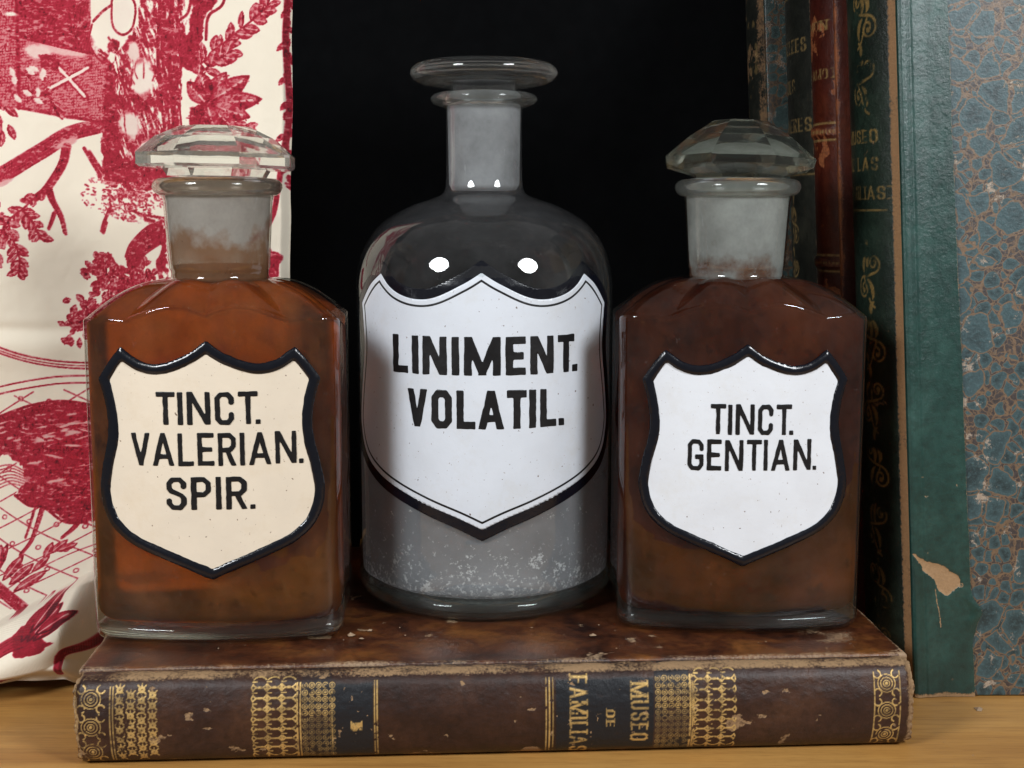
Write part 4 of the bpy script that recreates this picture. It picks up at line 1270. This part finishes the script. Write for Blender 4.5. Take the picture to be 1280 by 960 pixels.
    for _ in range(26):
        leaf(rng.uniform(28, 75), rng.uniform(78, 120), 13, 3.2, rng.uniform(.4, 1.6), .1 if rng.random() < .5 else .75, False)
    for x, y, a in ((6, 128, 1.2), (16, 136, 1.4), (24, 128, .7), (20, 150, 1.9), (28, 150, 1.2), (12, 118, .9), (22, 158, 1.7), (76, 118, 1.0), (82, 125, 1.2), (78, 122, .7)):
        leaf(x, y, 20, 4.2, a, .8)
    # figure: skirt, apron, bodice
    region([(160, 62), (190, 30), (196, -70), (250, -70), (246, 60), (236, 150), (232, 216), (196, 212), (150, 222), (133, 208), (136, 150), (146, 100)], .50, 1.25, 2.0, 0.0)
    region([(136, 145), (150, 120), (158, 150), (156, 190), (180, 196), (225, 190), (230, 216), (190, 214), (140, 222), (132, 200)], .74, 1.3, 1.9, .42)
    region([(150, 68), (158, 100), (146, 150), (138, 150), (142, 100)], .7, 1.3, 2.0, .5)
    clear(192, 95, 14, 24, .15, .05); clear(172, 150, 13, 17, -.2, .07); clear(196, 176, 16, 8, -.3, .09); clear(183, 62, 8, 12, 0, .1)
    region([(172, 105), (186, 112), (200, 128), (192, 134), (176, 120)], .8, .6, 2.2, .5)
    clear(148, 42, 22, 26, .3, .02); clear(170, 18, 13, 19, .2, .04)
    curve([(156, 3), (156, 30), (168, 42), (182, 34), (187, 8), (176, -6), (160, -4), (156, 3)], 1.3, .85)
    curve([(128, 28), (124, 48), (134, 68), (152, 80)], 1.1, .8); curve([(130, 24), (142, 14), (156, 6)], 1.6, .85)
    region([(134, 54), (150, 66), (148, 76), (136, 66)], .5, .7, 1.6, 0); region([(150, 44), (166, 52), (162, 66), (150, 60)], .6, .9, 2, .3)
    for k in range(26):
        x = 163 + rng.uniform(-12, 70); y = rng.uniform(60, 210)
        curve([(x, y), (x + rng.uniform(-3, 2), y + 9), (x + rng.uniform(-6, 3), y + 18)], .7, .8, 4)
    # tree trunks right of the figure
    for x0, w in ((214, 2.0), (221, 1.2), (228, 2.6), (236, 1.2)):
        curve([(x0 + 12, -70), (x0 + 2, 20), (x0 - 1, 80), (x0 + 4, 160)], w, .8)
    region([(214, 40), (244, 36), (243, 90), (236, 160), (218, 160)], .45, 1.5, 1.8, 0)
    region([(256, -70), (296, -70), (286, 0), (270, 22), (264, 54), (252, 60), (246, 60), (255, 20)], .75, 1.4, 2.0, .48)
    curve([(292, -60), (292, 0), (274, 20), (271, 48)], 1.5, .9); curve([(260, -60), (252, 10), (240, 26)], 1.5, .85)
    region([(238, 44), (262, 44), (268, 60), (262, 90), (244, 84)], .6, .8, 2.4, .2)
    # leaf sprays
    sprig([(262, 80), (285, 58), (305, 40), (332, 18), (346, 4)], 22, 22, 5.0, 1.0, .80)
    sprig([(262, 90), (285, 72), (302, 60)], 8, 20, 6, 1.1, .8)
    for L, W, a in ((46, 11, -1.05), (62, 12, -.62), (66, 12, -.12), (54, 11, .28), (52, 9, .72), (40, 12, -1.75), (36, 11, -2.3), (34, 10, 1.3), (30, 8, 2.4)):
        leaf(272, 126, L, W, a, .8)
        for j in range(4):
            t = .45 + .13 * j
            bx, by = 272 + L * t * math.cos(a), 126 + L * t * math.sin(a)
            line([(bx, by), (bx + 7 * math.cos(a + .8), by + 7 * math.sin(a + .8))], .7, .95)
    region([(250, 130), (272, 126), (266, 158), (252, 160)], .8, 1.0, 2.4, .5)
    for x, y, a in ((305, 148, .1), (318, 152, -.2), (322, 150, .9), (300, 152, .6)): leaf(x, y, 16, 4, a, .8)
    # bough
    def bough(pts, w0, w1):
        P = catmull(pts, 16)
        for i in range(len(P) - 1):
            w = w0 + (w1 - w0) * i / len(P)
            canvas_seg(A, X, Y, [tuple(P[i]), tuple(P[i + 1])], w, .62, .8)
        for i in range(2, len(P) - 2):
            w = w0 + (w1 - w0) * i / len(P)
            d = P[i + 1] - P[i - 1]; d = d / (np.hypot(*d) + 1e-6); nrm = np.array([-d[1], d[0]])
            canvas_seg(A, X, Y, [tuple(P[i] + nrm * w * .95), tuple(P[i + 1] + nrm * w * .95)], .9, .95, .6)
            if w > 3:
                for s in (-.6, -.25, .15, .5):
                    if rng.random() < .42:
                        q = P[i] + nrm * w * s
                        e = q + d * rng.uniform(4, 10)
                        canvas_seg(A, X, Y, [tuple(q), tuple(e)], .8, .9 if rng.random() < .75 else .2, .6)
    bough([(-90, 275), (-40, 245), (0, 222), (28, 206), (66, 180), (96, 160), (134, 150)], 10, 8.5)
    clear(92, 172, 14, 4.5, -.45, .22); clear(22, 221, 12, 3, -.5, .2)
    bough([(92, 176), (86, 198), (70, 226), (56, 240)], 5, 3.6)
    bough([(70, 226), (74, 242), (82, 262), (86, 284)], 3.8, 1.6); bough([(76, 256), (72, 268), (68, 278)], 2.0, 1.2)
    sprig([(62, 232), (42, 252), (24, 268), (12, 290)], 16, 16, 4.2, 1.0)
    sprig([(24, 268), (28, 290), (34, 312), (32, 336)], 15, 15, 4.0, 1.0)
    sprig([(20, 272), (8, 298), (2, 320), (-4, 340)], 15, 15, 4.2, .9)
    sprig([(40, 254), (52, 270), (58, 290)], 9, 15, 4.0, .9); sprig([(18, 268), (12, 256), (10, 246)], 6, 10, 3, 1)
    # stippled bank under the skirt
    for _ in range(620):
        a = rng.random() * 6.28; r = rng.random() ** .7
        x, y = 160 + 56 * r * math.cos(a), 234 + 32 * r * math.sin(a)
        if x > 130 or rng.random() < .35:
            d = rng.uniform(.6, 2.0); an = rng.uniform(-.3, 1.4); L = rng.uniform(0, 5)
            line([(x, y), (x + L * math.cos(an), y + L * math.sin(an))], d * .6, rng.uniform(.5, .9))
    for pts in ([(118, 182), (126, 196), (134, 208)], [(112, 178), (120, 194), (130, 212)], [(134, 270), (130, 282)], [(140, 252), (132, 268), (128, 280)]):
        curve(pts, 2.2, .7, 6)
    region([(150, 205), (232, 205), (228, 226), (186, 232), (170, 240)], .55, .8, 2.2, .0)
    region([(135, 255), (150, 250), (214, 262), (210, 272), (160, 268)], .35, .2, 2, .0)
    # striped streaming leaves
    for k in range(15):
        t = k / 14
        curve([(208, 268 + 26 * t), (188 - 6 * t, 276 + 36 * t), (166 + 4 * t, 296 + 44 * t), (158 + 10 * t, 312 + 50 * t)], 1.0 if k % 3 else 1.7, .75, 8)
    for k in range(7):
        curve([(212, 280 + 6 * k), (206 - k, 320), (200 + 2 * k, 370)], 1.6, .75, 8)
    region([(200, 268), (214, 264), (214, 360), (204, 356), (207, 300)], .5, 1.4, 2.0, .0)
    # leaf cluster by the shoulder
    for _ in range(190):
        t = rng.random()
        x = 88 + 104 * t + rng.normal() * 8; y = 402 - 62 * t + rng.normal() * 13
        leaf(x, y, rng.uniform(9, 16), rng.uniform(2.8, 4.6), rng.uniform(-2.8, 2.4), rng.uniform(.7, .95))
    for _ in range(70):
        leaf(128 + rng.normal() * 9, 332 + rng.normal() * 10, rng.uniform(8, 14), 3.4, rng.uniform(-3, 3), rng.uniform(.7, .9))
    for _ in range(24):
        leaf(rng.uniform(140, 175), rng.uniform(325, 350), 12, 3.4, rng.uniform(-1, 1), .8)
    # border scroll at the right edge
    for k in range(30):
        y = -70 + k * 10; leaf(368 + 2 * math.sin(k), y, 15, 3.4, 1.5 + .9 * math.sin(k * 1.7), .85)
    curve([(370, -70), (366, 40), (369, 130), (364, 190), (356, 250), (342, 280), (326, 292)], 3.0, .85)
    region([(350, 304), (364, 312), (358, 350), (336, 352), (342, 322)], .7, 1.2, 2.0, .45); curve([(347, 308), (356, 314), (364, 312)], 1.4, .9)
    # medallion and trellis
    for dy, w in ((0, 1.1), (4, .7), (7.5, 1.0)):
        curve([(-90, 384 + dy), (-40, 402 + dy), (0, 421 + dy), (50, 438 + dy), (110, 446 + dy), (200, 442 + dy), (300, 420 + dy)], w, .72)
    for dy in (0, 9):
        curve([(-90, 514 + dy), (-40, 490 + dy), (0, 475 + dy), (50, 465 + dy), (90, 462 + dy), (150, 466 + dy), (220, 480 + dy)], .95, .75)
    def below(y, x): return y > 476 + (x - 85) ** 2 * .0016
    for k in range(-16, 24):
        for sl in (.52, -.62):
            pts = [(x, 470 + k * 38 + sl * (x - 60) * 1.0) for x in range(-90, 240, 6)]
            pts = [p for p in pts if below(p[1], p[0]) and p[1] < 770]
            for a, b in zip(pts[:-1], pts[1:]): canvas_seg(A, X, Y, [a, b], .75, .7, .7)
    for i in range(-2, 6):
        for j in range(9):
            x = -8 + i * 34 + 17 * (j % 2); y = 486 + j * 31 + 4 * i
            if below(y - 5, x): line(circle_pts(x, y, 2.9, 12), .7, .72)
    # bird
    bird = [(-90, 560), (-40, 532), (0, 512), (40, 498), (80, 494), (130, 506), (190, 540), (190, 610), (150, 640), (112, 648), (86, 646), (60, 626), (40, 624), (20, 612), (34, 592), (26, 574), (6, 560), (-90, 600)]
    d = poly_sdf(np.array(bird, float), GX, GY)
    A[d < 1] = 0
    region(bird, .66, .05, 2.2, .42)
    for _ in range(70):
        x, y = rng.uniform(-40, 150), rng.uniform(505, 600)
        if poly_sdf(np.array(bird, float), np.array([[x]]), np.array([[y]]))[0, 0] < -8:
            an = rng.uniform(-.35, .3)
            clear(x, y, rng.uniform(5, 13), rng.uniform(.9, 2.0), an, .18, .4)
    for _ in range(60):
        x, y = rng.uniform(-30, 130), rng.uniform(505, 640)
        if poly_sdf(np.array(bird, float), np.array([[x]]), np.array([[y]]))[0, 0] < -4:
            curve([(x, y), (x + 8, y - 2), (x + 17, y + rng.uniform(-2, 3))], .9, .95, 4)
    curve([(-40, 530), (0, 512), (40, 498), (80, 494), (130, 504)], 1.6, .9); curve([(20, 612), (40, 624), (60, 627), (86, 646), (112, 648)], 1.4, .95)
    for k in range(7): curve([(-10, 578 + k * 5), (12, 574 + k * 4), (32, 582 + k * 3)], .8, .6, 5)
    bough([(58, 626), (54, 650), (50, 672), (40, 692)], 3.0, 1.8); bough([(48, 628), (45, 650), (42, 668)], 1.4, 1)
    bough([(106, 640), (98, 655), (86, 668)], 3.4, 1.6)
    # lower stems and feet
    bough([(-60, 690), (0, 724), (30, 744), (56, 762), (74, 776)], 7, 7)
    for x, y, a, L in ((10, 722, -1.35, 46), (26, 730, -1.15, 44), (16, 718, -1.7, 40), (36, 735, -.95, 40), (44, 744, -.75, 46), (0, 716, -1.8, 36)):
        leaf(x, y, L, 7, a, .8)
    for x, y, a, L in ((74, 690, -.8, 28), (82, 686, -.4, 26), (70, 696, -1.3, 24), (60, 716, -1.0, 30)): leaf(x, y, L, 5, a, .75)
    curve([(34, 742), (60, 716), (100, 690), (150, 670)], .8, .6)
    A *= 0.84 + .3 * (fine - .2)
    # engraver's flecks: light nicks and darker strokes inside the inked masses
    fl = NC(GX / 5.5 + 3, GY / 1.9, 3); fl2 = NA(GX / 1.8, GY / 5.0 + 7, 3)
    A *= 1 - .50 * smooth(.60, .68, fl) * smooth(.25, .5, A) * smooth(.42, .55, big_ + .12)
    th = NC(GX / 40 + 5, GY / 40, 2) * 5.0
    hl = np.sin((GX * np.cos(th) + GY * np.sin(th)) * 2 * np.pi / 4.2)
    A *= 1 - .30 * smooth(.1, .8, hl) * smooth(.3, .5, A)
    A += .24 * smooth(.60, .70, fl2) * smooth(.35, .55, A)
    return X, Y, A, dict(line=line, curve=curve, leaf=leaf, region=region, bough=bough, GX=GX, GY=GY, clear=clear)

def build_cloth():
    CX, CY, A, dr = ink_canvas()
    GX, GY = dr['GX'], dr['GY']
    # the turned-up fold at the foot shows another stretch of the print
    fold_y = lambda u: 800 - 0.74 * (u - 20)
    below = GY > fold_y(GX)
    A[below] = 0
    B = A.copy()
    A[:] = 0
    dr['bough']([(36, 822), (58, 808), (80, 790), (96, 782)], 6, 10)
    for x, y, L, a in ((92, 786, 42, -1.35), (98, 786, 52, -1.1), (104, 786, 50, -.9), (98, 776, 56, -1.25), (104, 778, 46, -.75)): dr['leaf'](x, y, L, 8, a, .95)
    dr['region']([(78, 782), (92, 764), (122, 792), (112, 806), (92, 806)], .8, .9, 2.4, .6)
    dr['bough']([(126, 856), (128, 820), (146, 788), (158, 760), (170, 720)], 3.4, 3.4)
    dr['region']([(-40, 862), (30, 826), (62, 838), (88, 848), (60, 864), (0, 880), (-40, 890)], .8, .3, 2.6, .6)
    dr['region']([(-60, 800), (10, 790), (30, 796), (40, 820), (10, 846), (-60, 850)], .75, .6, 2.6, .5)
    A[~below] = 0
    A[:] = np.maximum(A, B)

    # sheet: X across, q down; hangs just behind the left bottle, falls forward to the table left of the lying book
    nu, nv = 470, 960
    U = np.linspace(-80, 372, nu)
    q = np.linspace(0, 1, nv)
    # flat coordinate -> place along the hanging line (cm): v print units / 31.9
    Xw = (U - 640) / 1600 * 50.6
    Z0 = 27.0
    XX = np.repeat(Xw[None, :], nv, 0)
    Lg = np.repeat((q * 29.0)[:, None], nu, 1)            # cloth length from the top edge
    # forward fall: slope grows below z=8 where nothing stands in front
    free = smooth(-14.6, -16.2, XX)
    ang = free * math.radians(50) * smooth(17.5, 25.0, Lg)
    # right-hand part stops on the book
    dl = 29.0 / (nv - 1)
    Zw = Z0 - np.cumsum(np.cos(ang) * dl, 0)
    Yw = 50.3 - np.cumsum(np.sin(ang) * dl, 0)
    PV = (Lg - 1.9) * 31.9 + 4.0                             # print row
    PU = np.repeat(U[None, :], nv, 0)
    # slanted free edge on the right
    XX = XX - smooth(0.6, 1, (PU + 80) / 452) * (27 - Zw) * 0.0 - smooth(200, 372, PU) * (0.0 + 0.045 * (25 - Zw).clip(0, 30))
    XX = XX + smooth(250, 372, PU) * 0.22 * (NC(Zw * 0 + 3.1, Zw * .22, 3) - .5) * 2
    # soft folds
    Yw = Yw + 0.36 * np.sin(XX * .8 + Zw * .12) + 1.0 * (NA(XX * .22, Zw * .16, 2) - .5)
    Yw = Yw + 0.13 * np.exp(-((PV - 402 - .03 * PU) / 9) ** 2) * smooth(190, 60, PU) - 0.16 * np.exp(-((PV - 424) / 22) ** 2) * smooth(200, 60, PU)
    Yw = Yw + 0.05 * (NB(XX * 1.2, Zw * 1.2, 3) - .5)
    # turned-up fold at the foot
    fy = 800 - 0.74 * (PU - 20)
    Yw = Yw - free * 1.5 * smooth(-3, 3, PV - fy) * (1 - 0.5 * smooth(0, 120, PV - fy))
    Yw = Yw - free * 1.1 * np.sin(np.clip((PV - fy) / 110, 0, 1) * math.pi)
    # hem curls back at the free edge and under at the bottom
    e = smooth(362, 372, PU)
    Yw = Yw + e * 0.55 + 0.10 * smooth(335, 362, PU)
    bot = smooth(28.0, 29.0, Lg) * free
    Yw = Yw + bot * 1.2
    zmin = np.where(XX > -15.4, BT + 0.06, 0.04)
    soft = 0.15
    Zw = zmin + np.log1p(np.exp(np.clip((Zw - zmin) / soft, -30, 200))) * soft
    V = np.stack([XX, Yw, Zw], -1).reshape(-1, 3)
    # sample the print (bilinear)
    x = np.clip((PU + 90), 0, A.shape[1] - 1.01); y = np.clip((PV + 70), 0, A.shape[0] - 1.01)
    xi, yi = x.astype(int), y.astype(int); fx, fy2 = x - xi, y - yi
    ink = (A[yi, xi] * (1 - fx) + A[yi, xi + 1] * fx) * (1 - fy2) + (A[yi + 1, xi] * (1 - fx) + A[yi + 1, xi + 1] * fx) * fy2
    o = make_mesh("patterned_cloth", V, grid_faces(nu, nv)[:, ::-1], M['toile'], None, attrs={"ink": ink})
    o["label"] = "cream cotton cloth with red toile print hanging behind the brown bottle with cream label"
    o["category"] = "cloth"
    return o
build_cloth()

# ------------------------------------------------------------------ crumbs of leather and paper
def crumbs():
    V, F = [], []
    spots = [(-1.5 + random.uniform(-11, 13), random.uniform(40.6, 43.2), BT, random.uniform(.015, .04)) for _ in range(20)]
    spots += [(2.75, 42.0, BT, .16), (-5.5, 42.1, BT, .13), (-5.1, 41.7, BT, .10), (16.2, 42.6, 0, .17), (-4.9, 42.6, BT, .11)]
    spots += [(random.uniform(13.5, 19), random.uniform(38, 43), 0, random.uniform(.02, .05)) for _ in range(8)]
    for x, y, z, r in spots:
        b = len(V); n = 6
        for k in range(n):
            a = k / n * 6.283
            V.append((x + r * random.uniform(.5, 1.5) * math.cos(a), y + r * random.uniform(.4, 1.2) * math.sin(a), z + random.uniform(0, r * .3)))
        V.append((x, y, z + r * random.uniform(.4, .8)))
        F += [(b + n, b + k, b + (k + 1) % n) for k in range(n)]
    t = NT("crumb_material")
    m = t.done(t.principled(Base_Color=t.mixc(t.noise(t.co(), 2.0), (0.22, 0.12, 0.06, 1), (0.42, 0.32, 0.22, 1)), Roughness=0.9))
    o = make_mesh("crumbs", V, F, m, None, flat=True)
    o["kind"] = "stuff"
    o["label"] = "tiny crumbs of leather and paper scattered on book and table"
    o["category"] = "crumbs"
crumbs()
